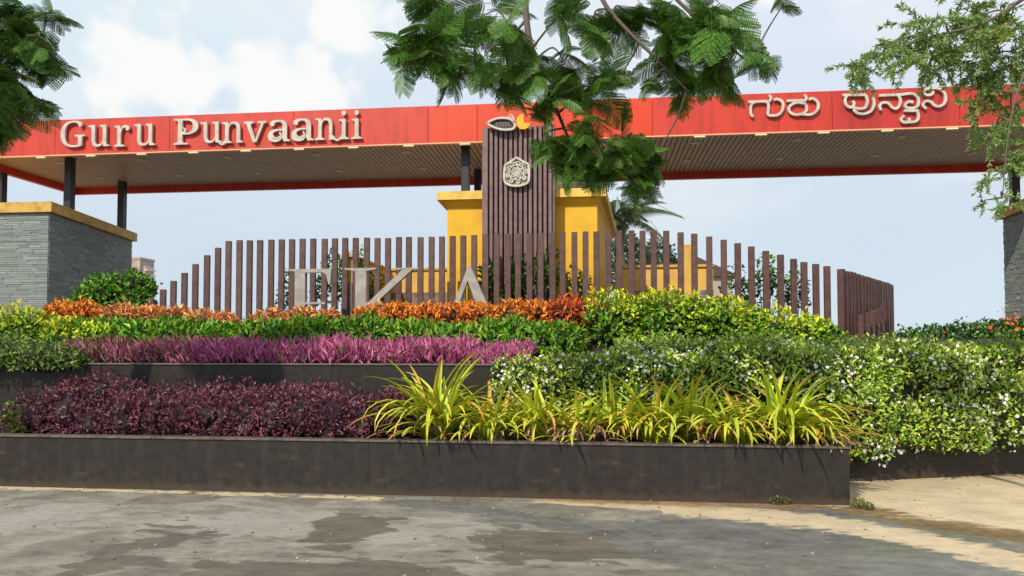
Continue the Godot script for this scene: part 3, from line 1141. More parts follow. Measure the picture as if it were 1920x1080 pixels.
# ------------------------------------------------------------------ fence
func fence() -> void:
	var o := thing("slat_fence", "curved fence of tall separate brown slats stepping down at its ends", "fence", V(-1.4, 0, -12.35))
	# (x, top, z) along the fence
	var path := [V(-7.60, 2.37, -12.00), V(-7.44, 2.51, -12.05), V(-7.05, 2.82, -12.10), V(-6.69, 3.12, -12.15), V(-6.34, 3.37, -12.20), V(-4.97, 3.40, -12.30), V(-3.33, 3.40, -12.35), V(-1.41, 3.43, -12.35), V(-0.16, 3.45, -12.35), V(1.00, 3.44, -12.30), V(1.61, 3.36, -12.30), V(2.04, 3.25, -12.25), V(2.48, 3.13, -12.25), V(3.03, 2.98, -12.30), V(3.29, 2.91, -12.40), V(3.77, 2.81, -12.50)]
	var turn := [V(3.93, 2.79, -12.58), V(4.03, 2.78, -12.70), V(4.50, 2.75, -13.30), V(5.08, 2.73, -14.10), V(5.57, 2.72, -14.90)]
	var curl := [V(5.46, 2.46, -14.70), V(5.12, 2.34, -14.10), V(4.87, 2.24, -13.60), V(4.62, 2.17, -13.20), V(4.35, 2.08, -12.80), V(4.12, 2.02, -12.50)]
	var sets := [[path, 0.186, 0.098, 0.06], [turn, 0.16, 0.1, 0.1], [curl, 0.34, 0.085, 0.06]]
	var k := 0
	for st in sets:
		var pts: Array = st[0]
		var carry := 0.0
		for i in pts.size() - 1:
			var a: Vector3 = pts[i]
			var b: Vector3 = pts[i + 1]
			var l := Vector2(a.x - b.x, a.z - b.z).length()
			var dx := V(b.x - a.x, 0, b.z - a.z).normalized()
			var step: float = st[1]
			if st[0] == path and a.x > 0.9 and a.x < 2.6:
				step = 0.225
			var s := carry
			while s < l:
				var p := a.lerp(b, s / l)
				var mb := MB.new()
				slat(mb, V(st[2], p.y - 1.5 + rnd(-0.008, 0.008), st[3]))
				var m := put("slat", mb.mesh(), mats.slats[rng.randi() % 3], o)
				var nz := V(-dx.z, 0, dx.x)
				if st[0] == curl:
					dx = V(0.97, 0, -0.24)
					nz = V(0.24, 0, 0.97)
				m.transform = Transform3D(Basis(dx, Vector3.UP, nz), V(p.x, 1.5, p.z) - o.position + dx * rnd(-0.012, 0.012))
				k += 1
				s += step
			carry = s - l
	for st in sets:
		var pts: Array = st[0]
		var rl := MB.new()
		for i in pts.size() - 1:
			var a: Vector3 = pts[i] - o.position
			var b: Vector3 = pts[i + 1] - o.position
			a.y = 1.56
			b.y = 1.56
			var dx := (b - a).normalized()
			rl.box(Transform3D(Basis(dx, Vector3.UP, V(-dx.z, 0, dx.x)), (a + b) * 0.5 - V(-dx.z, 0, dx.x) * 0.075), V(a.distance_to(b), 0.06, 0.03))
		put("base_rail", rl.mesh(), mats.slat, o)


# ------------------------------------------------------------------ lettering
func lettering() -> void:
	var font := SystemFont.new()
	font.font_names = PackedStringArray(["Droid Serif"])
	var o := thing("sign_lettering", "raised cream lettering Guru Punvaanii on the orange canopy front", "lettering", V(-7.4, 5.43, -13.46), "raised letters on the canopy front")
	var boxes := [["G", -10.43, -9.92, 5.45, 5.97], ["u", -9.84, -9.41, 5.44, 5.87], ["r", -9.30, -8.99, 5.43, 5.85], ["u", -8.89, -8.46, 5.43, 5.86]]
	boxes += [["P", -8.08, -7.58, 5.43, 5.93], ["u", -7.53, -7.11, 5.44, 5.85], ["n", -7.10, -6.68, 5.43, 5.84], ["v", -6.66, -6.22, 5.43, 5.83], ["a", -6.18, -5.75, 5.42, 5.84]]
	boxes += [["a", -5.72, -5.28, 5.42, 5.85], ["n", -5.25, -4.87, 5.43, 5.85], ["i", -4.80, -4.60, 5.43, 5.97], ["i", -4.55, -4.35, 5.43, 5.97]]
	for b in boxes:
		var tm := TextMesh.new()
		tm.text = b[0]
		tm.font = font
		tm.font_size = 96
		tm.pixel_size = 0.01
		tm.depth = 0.035
		tm.curve_step = 2.0
		var bb := tm.get_aabb()
		var m := put("letter", tm, mats.cream, o)
		var sc := V((b[2] - b[1]) / bb.size.x, (b[4] - b[3]) / bb.size.y, 1.4)
		m.scale = sc
		m.position = V(b[1] - bb.position.x * sc.x, b[3] - bb.position.y * sc.y, -13.42) - o.position
	# the curls that join the letters
	for q in [[Vector2(-0.58, 0.28), Vector2(-0.5, 0.23), Vector2(-0.44, 0.28), Vector2(-0.5, 0.33)],
			[Vector2(0.22, 0.06), Vector2(0.29, -0.02), Vector2(0.38, 0.02), Vector2(0.42, 0.14)],
			[Vector2(2.48, 0.08), Vector2(2.56, -0.01), Vector2(2.65, 0.03), Vector2(2.69, 0.15)],
			[Vector2(1.3, 0.13), Vector2(1.37, 0.06), Vector2(1.47, 0.1), Vector2(1.45, 0.18)],
			[Vector2(1.76, 0.13), Vector2(1.83, 0.06), Vector2(1.93, 0.1), Vector2(1.91, 0.18)]]:
		var cu := MB.new()
		cu.stroke(smooth(q), 0.034, 0.01, 0.062)
		put("curl", cu.mesh(), mats.cream, o)

	var q := thing("sign_lettering", "raised cream Kannada script lettering on the orange canopy front", "lettering", V(2.6, 5.5, -13.46), "raised letters on the canopy front")
	var p2 := func(a: Array) -> Array:
		var out := []
		for i in range(0, a.size(), 2):
			out.append(Vector2(a[i], a[i + 1]))
		return out
	var gu := [[0.15, 0.10, 0.11, 0.14, 0.11, 0.29, 0.17, 0.35, 0.29, 0.36, 0.39, 0.34, 0.41, 0.25, 0.40, 0.13, 0.47, 0.10, 0.58, 0.12, 0.65, 0.21, 0.65, 0.33, 0.57, 0.39, 0.50, 0.38], [0.07, 0.36, 0.25, 0.36, 0.43, 0.36], [0.42, 0.47, 0.45, 0.41, 0.42, 0.35]]
	var ru := [[1.04, 0.29, 0.89, 0.32, 0.77, 0.26, 0.76, 0.17, 0.84, 0.11, 0.95, 0.11, 1.05, 0.17, 1.04, 0.29], [0.95, 0.11, 1.13, 0.10, 1.24, 0.19, 1.24, 0.31, 1.16, 0.38, 1.09, 0.36], [0.72, 0.355, 0.9, 0.352, 1.05, 0.35], [1.02, 0.45, 1.05, 0.39, 1.02, 0.34]]
	var pu := [[1.66, 0.42, 1.85, 0.415, 2.05, 0.41], [1.73, 0.40, 1.70, 0.35, 1.72, 0.24, 1.80, 0.20, 1.85, 0.26, 1.82, 0.31], [2.04, 0.40, 2.07, 0.30, 2.03, 0.19, 1.93, 0.17, 1.82, 0.20], [1.83, 0.16, 1.91, 0.09, 2.03, 0.08, 2.14, 0.14, 2.18, 0.26, 2.15, 0.38]]
	var na := [[2.26, 0.39, 2.45, 0.39, 2.63, 0.39], [2.29, 0.13, 2.27, 0.21, 2.32, 0.26, 2.41, 0.25, 2.47, 0.18, 2.54, 0.15, 2.60, 0.21, 2.61, 0.31, 2.57, 0.39], [2.63, 0.39, 2.81, 0.40, 2.90, 0.32, 2.90, 0.20, 2.83, 0.15, 2.71, 0.16, 2.69, 0.21, 2.74, 0.26, 2.82, 0.25]]
	var va := [[2.67, 0.11, 2.79, 0.105, 2.91, 0.10], [2.67, 0.03, 2.62, -0.03, 2.65, -0.09, 2.74, -0.09, 2.75, -0.02], [2.66, -0.09, 2.83, -0.09, 2.90, -0.03, 2.89, 0.09]]
	var ni := [[3.03, 0.13, 2.98, 0.19, 3.02, 0.26, 3.10, 0.25, 3.17, 0.18, 3.25, 0.165, 3.33, 0.22, 3.35, 0.32, 3.32, 0.41, 3.24, 0.47, 3.12, 0.485, 3.02, 0.46, 2.99, 0.405, 3.05, 0.365, 3.13, 0.38, 3.15, 0.43]]
	for ch in [gu, ru, pu, na, va, ni]:
		var mb := MB.new()
		var d := 0.0
		for s in ch:
			mb.stroke(smooth(p2.call(s)), 0.044, 0.01 + d, 0.06 + d)
			d += 0.0015
		put("letter", mb.mesh(), mats.cream, q)

	# free standing grey letters E K A in front of the fence
	var grey := paint(0.4, 0.385, 0.36, 0.45, 0.0, 0.15, 0.9)
	var at := V(-4.9, 2.0, -11.6)
	var sg := "grey letters standing before the fence"
	var E := thing("sign_letter", "grey standing letter E with heavy stem before the fence", "letter", at, sg)
	put("stem", letter_mesh([[Vector2(0.05, 0.765), Vector2(0.225, 0.765), Vector2(0.225, -0.33), Vector2(0.05, -0.33)]], -0.05, 0.05), grey, E)
	put("arm", letter_mesh([[Vector2(-0.08, 0.795), Vector2(0.66, 0.795), Vector2(0.645, 0.54), Vector2(0.615, 0.54), Vector2(0.58, 0.7), Vector2(0.53, 0.735), Vector2(0.226, 0.737), Vector2(-0.02, 0.767), Vector2(-0.08, 0.775)]], -0.047, 0.053), grey, E)
	put("arm", letter_mesh([[Vector2(0.226, 0.26), Vector2(0.56, 0.26), Vector2(0.56, 0.225), Vector2(0.226, 0.225)]], -0.047, 0.047), grey, E)
	put("arm", letter_mesh([[Vector2(-0.06, -0.331), Vector2(0.7, -0.331), Vector2(0.72, -0.12), Vector2(0.69, -0.12), Vector2(0.62, -0.27), Vector2(-0.06, -0.3)]], -0.046, 0.054), grey, E)
	var K := thing("sign_letter", "grey standing letter K with thin rising arm before the fence", "letter", at, sg)
	put("stem", letter_mesh([[Vector2(1.06, 0.785), Vector2(1.24, 0.785), Vector2(1.24, -0.33), Vector2(1.06, -0.33)]], -0.05, 0.05), grey, K)
	put("serif", letter_mesh([[Vector2(0.88, 0.80), Vector2(1.4, 0.80), Vector2(1.4, 0.78), Vector2(1.241, 0.75), Vector2(1.059, 0.75), Vector2(0.88, 0.78)]], -0.047, 0.053), grey, K)
	put("arm", letter_mesh([[Vector2(1.241, 0.22), Vector2(1.241, 0.12), Vector2(1.33, 0.18), Vector2(1.99, 0.765), Vector2(1.83, 0.765)], [Vector2(1.7, 0.795), Vector2(2.09, 0.795), Vector2(2.09, 0.768), Vector2(1.7, 0.768)]], -0.047, 0.047), grey, K)
	put("leg", letter_mesh([[Vector2(1.31, 0.165), Vector2(1.45, 0.285), Vector2(2.02, -0.33), Vector2(1.78, -0.33)]], -0.044, 0.044), grey, K)
	var A := thing("sign_letter", "grey standing letter A with heavy right leg before the fence", "letter", at, sg)
	put("leg", letter_mesh([[Vector2(2.885, 0.8), Vector2(2.935, 0.72), Vector2(2.535, -0.33), Vector2(2.44, -0.33)]], -0.047, 0.047), grey, A)
	put("leg", letter_mesh([[Vector2(2.885, 0.805), Vector2(2.93, 0.805), Vector2(3.43, -0.33), Vector2(3.22, -0.33), Vector2(2.84, 0.69)]], -0.05, 0.05), grey, A)
	put("crossbar", letter_mesh([[Vector2(2.66, 0.06), Vector2(3.13, 0.06), Vector2(3.15, 0.01), Vector2(2.64, 0.01)]], -0.04, 0.04), grey, A)


# ------------------------------------------------------------------ planting
func bed(called: String, label: String, mb: MB, mat: Material) -> void:
	var o := put(called, mb.mesh(), mat)
	tag(o, label, "planting", "", "stuff")


func planting() -> void:
	# dark purple shrubs massed in the front bed
	var pm := []
	var x := -6.5
	while x < -1.95:
		pm.append([V(x, 0.68 + rnd(-0.06, 0.05), -8.05 + rnd(-0.08, 0.08)), V(0.28 + rnd(-0.04, 0.06), 0.34 + rnd(-0.06, 0.08), 0.3)])
		pm.append([V(x + 0.15, 0.65 + rnd(-0.06, 0.06) + (0.14 if x < -5.6 else 0.0), -8.5 + rnd(-0.08, 0.08)), V(0.3, 0.34 + rnd(-0.03, 0.1), 0.32)])
		x += 0.36
	var mb := MB.new()
	mound_leaves(mb, pm, 1250.0, 0.05, 0.024, [lin(0.05, 0.013, 0.027), lin(0.1, 0.024, 0.05), lin(0.19, 0.04, 0.08), lin(0.27, 0.11, 0.13)], 0.4, 0.42, false, 0.5)
	stems(mb, pm, 14, 0.5, lin(0.12, 0.07, 0.06), 0.004)
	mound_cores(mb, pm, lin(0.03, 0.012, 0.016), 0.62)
	bed("purple_shrubs", "dark purple small leaved shrubs massed in the front bed", mb, mats.leaf)

	# magenta strap leaved ground cover along the upper wall
	var mg := MB.new()
	for i in 8000:
		var px := rnd(-7.2, -0.82)
		var pz := rnd(-9.02, -9.95)
		var t := smoothstep(-6.6, -4.2, px + coarse.get_noise_2d(px * 50.0, 3.0))
		var py := 1.27 + 0.06 * rng.randf() + 0.1 * smoothstep(-9.0, -9.9, pz)
		var top := 1.0 + 0.25 * coarse.get_noise_2d(px * 60.0, pz * 60.0)
		if px > -1.6:
			top *= 0.8
		py += rnd(0.0, 0.16) * top
		mg.col = lin(0.2, 0.06, 0.065).lerp(lin(0.6, 0.1, 0.34), t * rnd(0.6, 1.0)).lerp(lin(0.72, 0.34, 0.4), rng.randf() * rng.randf() * 0.8) * rnd(0.65, 1.2)
		if rng.randf() < 0.09:
			mg.col = lin(0.2, 0.17, 0.08)
		var d := V(rnd(-0.8, 0.8), rnd(0.5, 1.2), rnd(-0.5, 0.9)).normalized()
		var side := d.cross(rdir()).normalized()
		mg.leaf(V(px, py, pz), d, side, side.cross(d), rnd(0.1, 0.2) * top, rnd(0.022, 0.036), rnd(0.05, 0.3))
	bed("magenta_groundcover", "magenta strap leaved groundcover along the top of the upper wall", mg, mats.leaf)

	# bright green leafy band behind it
	var gb := []
	x = -8.3
	while x < -0.3:
		gb.append([V(x, 1.58 + rnd(-0.04, 0.05), -10.35 + rnd(-0.12, 0.12)), V(0.34, 0.3 + rnd(-0.03, 0.05), 0.36)])
		x += 0.34
	var gm := MB.new()
	mound_leaves(gm, gb, 520.0, 0.12, 0.048, [lin(0.05, 0.16, 0.012), lin(0.1, 0.3, 0.015), lin(0.17, 0.36, 0.02), lin(0.3, 0.42, 0.03)], 0.45, 0.35)
	stems(gm, gb, 8, 1.2, lin(0.09, 0.12, 0.04), 0.005)
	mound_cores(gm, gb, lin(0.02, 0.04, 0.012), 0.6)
	bed("green_bedding_plants", "bright green leafy bedding plants between magenta groundcover and orange shrubs", gm, mats.leaf)

	# orange leaved shrubs, clump by clump
	var orange := [lin(0.22, 0.08, 0.03), lin(0.65, 0.18, 0.03), lin(0.86, 0.32, 0.03), lin(0.88, 0.45, 0.06)]
	var coral := [lin(0.2, 0.08, 0.035), lin(0.58, 0.2, 0.06), lin(0.8, 0.36, 0.1), lin(0.8, 0.48, 0.15)]
	var red := [lin(0.14, 0.03, 0.03), lin(0.5, 0.1, 0.03), lin(0.82, 0.2, 0.02), lin(0.8, 0.08, 0.03)]
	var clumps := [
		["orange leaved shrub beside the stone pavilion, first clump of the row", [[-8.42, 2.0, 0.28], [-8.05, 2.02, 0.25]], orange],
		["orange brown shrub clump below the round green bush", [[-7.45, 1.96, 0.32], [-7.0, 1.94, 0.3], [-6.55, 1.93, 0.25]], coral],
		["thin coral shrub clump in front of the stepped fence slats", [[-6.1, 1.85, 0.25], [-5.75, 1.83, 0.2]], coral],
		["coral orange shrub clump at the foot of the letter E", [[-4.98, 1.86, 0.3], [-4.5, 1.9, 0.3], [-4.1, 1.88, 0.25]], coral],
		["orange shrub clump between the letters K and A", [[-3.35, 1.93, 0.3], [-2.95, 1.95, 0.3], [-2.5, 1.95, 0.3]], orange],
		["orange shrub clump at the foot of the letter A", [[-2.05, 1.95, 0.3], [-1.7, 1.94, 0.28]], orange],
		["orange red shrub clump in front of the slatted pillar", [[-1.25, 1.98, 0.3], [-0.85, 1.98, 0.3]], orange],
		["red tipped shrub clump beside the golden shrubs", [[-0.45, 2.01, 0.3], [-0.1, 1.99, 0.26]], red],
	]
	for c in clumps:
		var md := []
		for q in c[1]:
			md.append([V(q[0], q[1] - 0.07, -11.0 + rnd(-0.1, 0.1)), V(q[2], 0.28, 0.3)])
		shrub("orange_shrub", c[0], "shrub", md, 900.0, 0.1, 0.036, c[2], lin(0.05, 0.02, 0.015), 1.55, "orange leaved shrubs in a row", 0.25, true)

	# golden shrubs
	var gold := [lin(0.07, 0.2, 0.012), lin(0.17, 0.36, 0.015), lin(0.42, 0.54, 0.02), lin(0.68, 0.66, 0.02)]
	var yl := [
		["lime green shrub of the golden row beside the red tipped clump", [[V(0.2, 1.86, -10.7), V(0.36, 0.4, 0.35)], [V(0.5, 1.84, -10.8), V(0.3, 0.38, 0.33)]]],
		["tallest golden yellow shrub below the low wall pier", [[V(0.95, 1.86, -10.7), V(0.36, 0.4, 0.35)], [V(1.3, 1.9, -10.75), V(0.3, 0.36, 0.33)], [V(0.75, 2.0, -10.85), V(0.2, 0.26, 0.25)]]],
		["golden shrub with broad flat top in front of the dense fence slats", [[V(1.7, 1.78, -10.7), V(0.36, 0.38, 0.35)], [V(2.05, 1.78, -10.75), V(0.28, 0.34, 0.33)]]],
		["low golden shrub at the far end of the row below the fence turn", [[V(2.4, 1.68, -10.7), V(0.34, 0.32, 0.33)], [V(2.85, 1.64, -10.75), V(0.3, 0.3, 0.3)], [V(3.2, 1.64, -10.8), V(0.22, 0.24, 0.25)]]],
		["pale lime shrub at the pavilion end of the upper bed", [[V(-8.9, 1.72, -10.4), V(0.4, 0.36, 0.35)], [V(-8.45, 1.68, -10.3), V(0.36, 0.36, 0.35)]]],
		["small lime shrub in front of the first orange clump", [[V(-7.6, 1.6, -10.0), V(0.32, 0.26, 0.3)], [V(-7.1, 1.56, -10.0), V(0.28, 0.24, 0.3)]]],
	]
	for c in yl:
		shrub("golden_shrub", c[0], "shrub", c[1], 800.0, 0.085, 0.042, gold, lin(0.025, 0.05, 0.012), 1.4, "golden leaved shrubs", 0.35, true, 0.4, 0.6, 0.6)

	# white flowering hedge that spills over the upper wall
	var hm := []
	x = -0.92
	while x < 3.1:
		hm.append([V(x, 1.16 + rnd(-0.06, 0.06) + (0.0 if x > -0.3 else -0.13), -9.02 + rnd(-0.06, 0.06)), V(0.36 + rnd(-0.05, 0.08), 0.38 + rnd(-0.04, 0.06), 0.42 + rnd(-0.04, 0.06))])
		if rng.randf() < 0.6:
			hm.append([V(x + rnd(-0.1, 0.1), 0.82 + rnd(-0.05, 0.06), -8.86), V(0.24, 0.22, 0.2)])
		if x > 0.0:
			hm.append([V(x + 0.2, 1.32, -9.6), V(0.42, 0.32, 0.4)])
		x += 0.42
	for q in [[2.75, 0.95, -9.0], [3.1, 1.02, -9.1], [3.55, 1.05, -9.2], [4.0, 1.05, -9.35], [4.5, 1.08, -9.5], [5.0, 1.1, -9.7], [5.5, 1.1, -9.9], [6.1, 1.1, -10.1], [6.7, 1.1, -10.3], [7.3, 1.1, -10.5]]:
		hm.append([V(q[0], q[1] + 0.19 + rnd(-0.05, 0.05), q[2] - 0.15 + rnd(-0.06, 0.06)), V(0.46, 0.36, 0.42)])
		hm.append([V(q[0] + 0.2 + rnd(-0.08, 0.08), q[1] - 0.4 + rnd(-0.12, 0.06), q[2] + 0.05 + rnd(-0.06, 0.08)), V(0.4, 0.46 + rnd(-0.05, 0.08), 0.32 + rnd(-0.05, 0.08))])
	var o := thing("flowering_hedge", "dense green hedge dotted with small white flowers spilling over the wall", "hedge", V(1.0, 0, -9.3))
	for md in hm:
		md[0] -= o.position
	var hl := MB.new()
	mound_leaves(hl, hm, 1150.0, 0.055, 0.027, [lin(0.09, 0.2, 0.015), lin(0.21, 0.38, 0.03), lin(0.42, 0.56, 0.05), lin(0.6, 0.68, 0.12)], 0.35, 0.4, false, 0.5)
	stuff(put("foliage", hl.mesh(), mats.leaf, o))
	var hs := MB.new()
	stems(hs, hm, 10, 0.4, lin(0.12, 0.085, 0.06), 0.005)
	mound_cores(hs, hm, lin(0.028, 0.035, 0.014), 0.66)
	stuff(put("branches", hs.mesh(), mats.twig, o))
	var hf := MB.new()
	flowers(hf, hm, 130.0, 0.022, [lin(0.8, 0.8, 0.76), lin(0.74, 0.76, 0.72), lin(0.7, 0.7, 0.62)])
	stuff(put("flowers", hf.mesh(), mats.petal, o))

	# green bush spilling over the far end of the upper wall
	var lb := [[V(-7.75, 1.42, -9.0), V(0.45, 0.24, 0.4)], [V(-7.2, 1.36, -8.98), V(0.42, 0.22, 0.38)], [V(-6.8, 1.34, -8.95), V(0.3, 0.16, 0.3)], [V(-8.2, 1.35, -9.0), V(0.4, 0.3, 0.4)]]
	var sp := shrub("spilling_bush", "green bush with pinkish specks spilling over the wall beside the purple shrubs", "bush", lb, 1100.0, 0.06, 0.028, [lin(0.06, 0.13, 0.02), lin(0.13, 0.23, 0.035), lin(0.24, 0.33, 0.06)], lin(0.028, 0.035, 0.014), 1.25)
	var sf := MB.new()
	flowers(sf, [[V(0, 0.17, 0), V(0.45, 0.24, 0.4)], [V(0.55, 0.1, 0.02), V(0.42, 0.22, 0.38)]], 30.0, 0.02, [lin(0.65, 0.4, 0.42), lin(0.6, 0.5, 0.45)])
	stuff(put("flowers", sf.mesh(), mats.petal, sp))

	# round green bush in front of the pavilion
	var rb := [[V(-8.75, 2.45, -12.6), V(0.48, 0.42, 0.42)], [V(-8.35, 2.55, -12.65), V(0.36, 0.36, 0.36)], [V(-9.15, 2.2, -12.5), V(0.34, 0.3, 0.32)], [V(-8.15, 2.25, -12.5), V(0.28, 0.28, 0.3)]]
	shrub("round_bush", "round mid green bush in front of the stone pavilion", "bush", rb, 620.0, 0.1, 0.05, [lin(0.045, 0.14, 0.012), lin(0.11, 0.29, 0.015), lin(0.24, 0.42, 0.03)], lin(0.018, 0.03, 0.012), 1.5)

	# climbing plants behind the fence
	var climb := [
		["leafy climber behind the fence above the letters E and K", [[V(-5.5, 2.4, -12.95), V(0.22, 0.62, 0.16)], [V(-4.75, 2.6, -12.95), V(0.3, 0.6, 0.18)], [V(-4.3, 2.75, -12.95), V(0.28, 0.45, 0.18)], [V(-3.85, 2.5, -12.8), V(0.2, 0.5, 0.12)]]],
		["leafy climber on the fence in front of the slatted pillar", [[V(-1.85, 2.55, -12.55), V(0.18, 0.5, 0.1)], [V(-1.35, 2.65, -12.55), V(0.22, 0.5, 0.1)], [V(-0.85, 2.7, -12.55), V(0.22, 0.5, 0.1)], [V(-0.35, 2.5, -12.6), V(0.25, 0.42, 0.12)]]],
		["leafy climber behind the descending fence slats near the fence turn", [[V(2.35, 2.4, -12.75), V(0.25, 0.5, 0.14)], [V(2.8, 2.55, -12.75), V(0.28, 0.55, 0.14)], [V(3.25, 2.4, -12.8), V(0.24, 0.42, 0.14)]]],
	]
	for c in climb:
		shrub("climbing_plant", c[0], "climber", c[1], 330.0, 0.09, 0.055, [lin(0.04, 0.13, 0.015), lin(0.09, 0.24, 0.02), lin(0.25, 0.4, 0.05)], lin(0.02, 0.03, 0.01), 1.6, "climbers behind the slat fence", 0.2, false, 0.6, 0.0, 0.5)

	# clipped hedge with orange flowers in front of the half hidden pavilion
	var oh := []
	x = 4.9
	while x < 9.5:
		oh.append([V(x, 1.42 + (x - 4.9) * 0.1, -12.6), V(0.42, 0.36, 0.42)])
		x += 0.42
	var ho := thing("clipped_hedge", "dark green hedge topped with orange red flowers before the half hidden pavilion", "hedge", V(6.5, 1.0, -12.6))
	for md in oh:
		md[0] -= ho.position
	var ol := MB.new()
	mound_leaves(ol, oh, 800.0, 0.075, 0.04, [lin(0.02, 0.07, 0.012), lin(0.04, 0.13, 0.015), lin(0.1, 0.23, 0.02)], 0.35, 0.3)
	stuff(put("foliage", ol.mesh(), mats.leaf, ho))
	var os := MB.new()
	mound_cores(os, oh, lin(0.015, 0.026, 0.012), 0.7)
	stuff(put("branches", os.mesh(), mats.twig, ho))
	var of := MB.new()
	for md in oh:
		if md[0].x + 6.5 > 5.6:
			flowers(of, [[md[0] + V(0, 0.04, 0), md[1]]], 110.0 if md[0].x > -0.2 else 40.0, 0.035, [lin(0.75, 0.16, 0.03), lin(0.78, 0.26, 0.04), lin(0.7, 0.1, 0.05)], 0.45)
	stuff(put("flowers", of.mesh(), mats.petal, ho))

	# sparse pinkish twigs beside the pavilion
	var tw := thing("twiggy_shrub", "sparse pinkish twiggy shrub behind the clipped hedge", "shrub", V(7.3, 1.4, -13.4))
	var tm := MB.new()
	var tf := MB.new()
	for i in 16:
		tm.col = lin(0.4, 0.3, 0.27)
		var d := V(rnd(-1.0, 0.55), rnd(0.4, 0.9), rnd(-0.3, 0.3)).normalized()
		var l := rnd(0.6, 1.15)
		tm.tube(PackedVector3Array([V(0, 0, 0), d * l * 0.5 + V(0, 0.05, 0), d * l]), 0.006, 0.002, 4)
		for k in 16:
			tf.col = [lin(0.62, 0.4, 0.38), lin(0.5, 0.42, 0.36), lin(0.6, 0.26, 0.24)][rng.randi() % 3]
			var e := rdir()
			tf.leaf(d * l * rnd(0.4, 1.05) + rdir() * 0.07, e, e.cross(rdir()).normalized(), rdir(), 0.035, 0.02)
	put("twigs", tm.mesh(), mats.twig, tw)
	stuff(put("bracts", tf.mesh(), mats.petal, tw))

	# small lime weed at the end of the front bed, with a curled pale leaf
	shrub("lime_plant", "small lime green plant at the end of the front bed", "plant", [[V(-6.72, 0.68, -7.95), V(0.09, 0.17, 0.1)], [V(-6.6, 0.6, -7.9), V(0.08, 0.1, 0.08)]], 1500.0, 0.045, 0.028, [lin(0.2, 0.36, 0.02), lin(0.42, 0.55, 0.03)], lin(0.04, 0.06, 0.01), 0.5, "", 0.4, false, 0.4, 0.5)
	var cl := thing("dry_leaf", "pale curled dry leaf lying beside the lime plant", "leaf", V(-7.0, 0.5, -7.85))
	for k in 3:
		var sm := strap(0.45, 0.035, 0.9 + k * 0.2, 3.4 - k, lin(0.6, 0.42, 0.25), lin(0.62, 0.47, 0.32), lin(0.5, 0.36, 0.2))
		var s := put("blade", sm, mats.leaf, cl)
		s.rotation.y = 0.9 + k * 0.9


# small dead leaves, grit and a weed at the foot of the walls
func debris() -> void:
	var lf := MB.new()
	for i in 150:
		var near := rng.randf() < 0.6
		var x := rnd(-6.5, 2.4)
		var z := -7.5 + absf(rng.randfn(0.0, 0.1)) if near else rnd(-7.2, -4.2)
		if not near and rng.randf() < 0.55:
			continue
		var d := rdir()
		d.y = absf(d.y) * 0.25
		d = d.normalized()
		lf.col = [lin(0.2, 0.12, 0.06), lin(0.09, 0.06, 0.035), lin(0.3, 0.22, 0.1), lin(0.16, 0.17, 0.05)][rng.randi() % 4]
		var s := rnd(0.02, 0.05)
		lf.leaf(V(x, 0.004, z), d, d.cross(Vector3.UP).normalized(), Vector3.UP, s, s * 0.5, 0.0)
	bed("fallen_leaves", "small dry leaves scattered over the forecourt and along the wall foot", lf, mats.leaf)
	var gr := MB.new()
	for i in 420:
		var x := rnd(-6.8, 5.0)
		var z := rnd(-7.5, -4.0)
		if x > 2.5:
			z = rnd(-9.2, -4.0)
		gr.col = lin(0.3, 0.27, 0.22) * rnd(0.3, 1.3)
		var s := rnd(0.004, 0.014)
		gr.lump(V(x, s * 0.3, z), V(s, s * 0.6, s), fine, 0.4, 4, 6)
	bed("grit", "small stones and grit on the forecourt", gr, mats.twig)
	shrub("weed", "tiny green weed at the foot of the front wall corner", "weed", [[V(2.44, 0.035, -7.42), V(0.06, 0.05, 0.05)], [V(2.52, 0.02, -7.38), V(0.04, 0.03, 0.04)]], 5000.0, 0.03, 0.014, [lin(0.1, 0.13, 0.03), lin(0.22, 0.22, 0.05)], lin(0.05, 0.05, 0.02), 0.0, "", 0.6, false, 0.4, 0.0)
	shrub("weed", "low mossy weed against the front wall, below the broad spiky plant", "weed", [[V(1.75, 0.03, -7.51), V(0.09, 0.04, 0.025)]], 5000.0, 0.022, 0.012, [lin(0.08, 0.11, 0.03), lin(0.16, 0.18, 0.04)], lin(0.05, 0.05, 0.02), 0.0, "", 0.6, false, 0.4, 0.0)


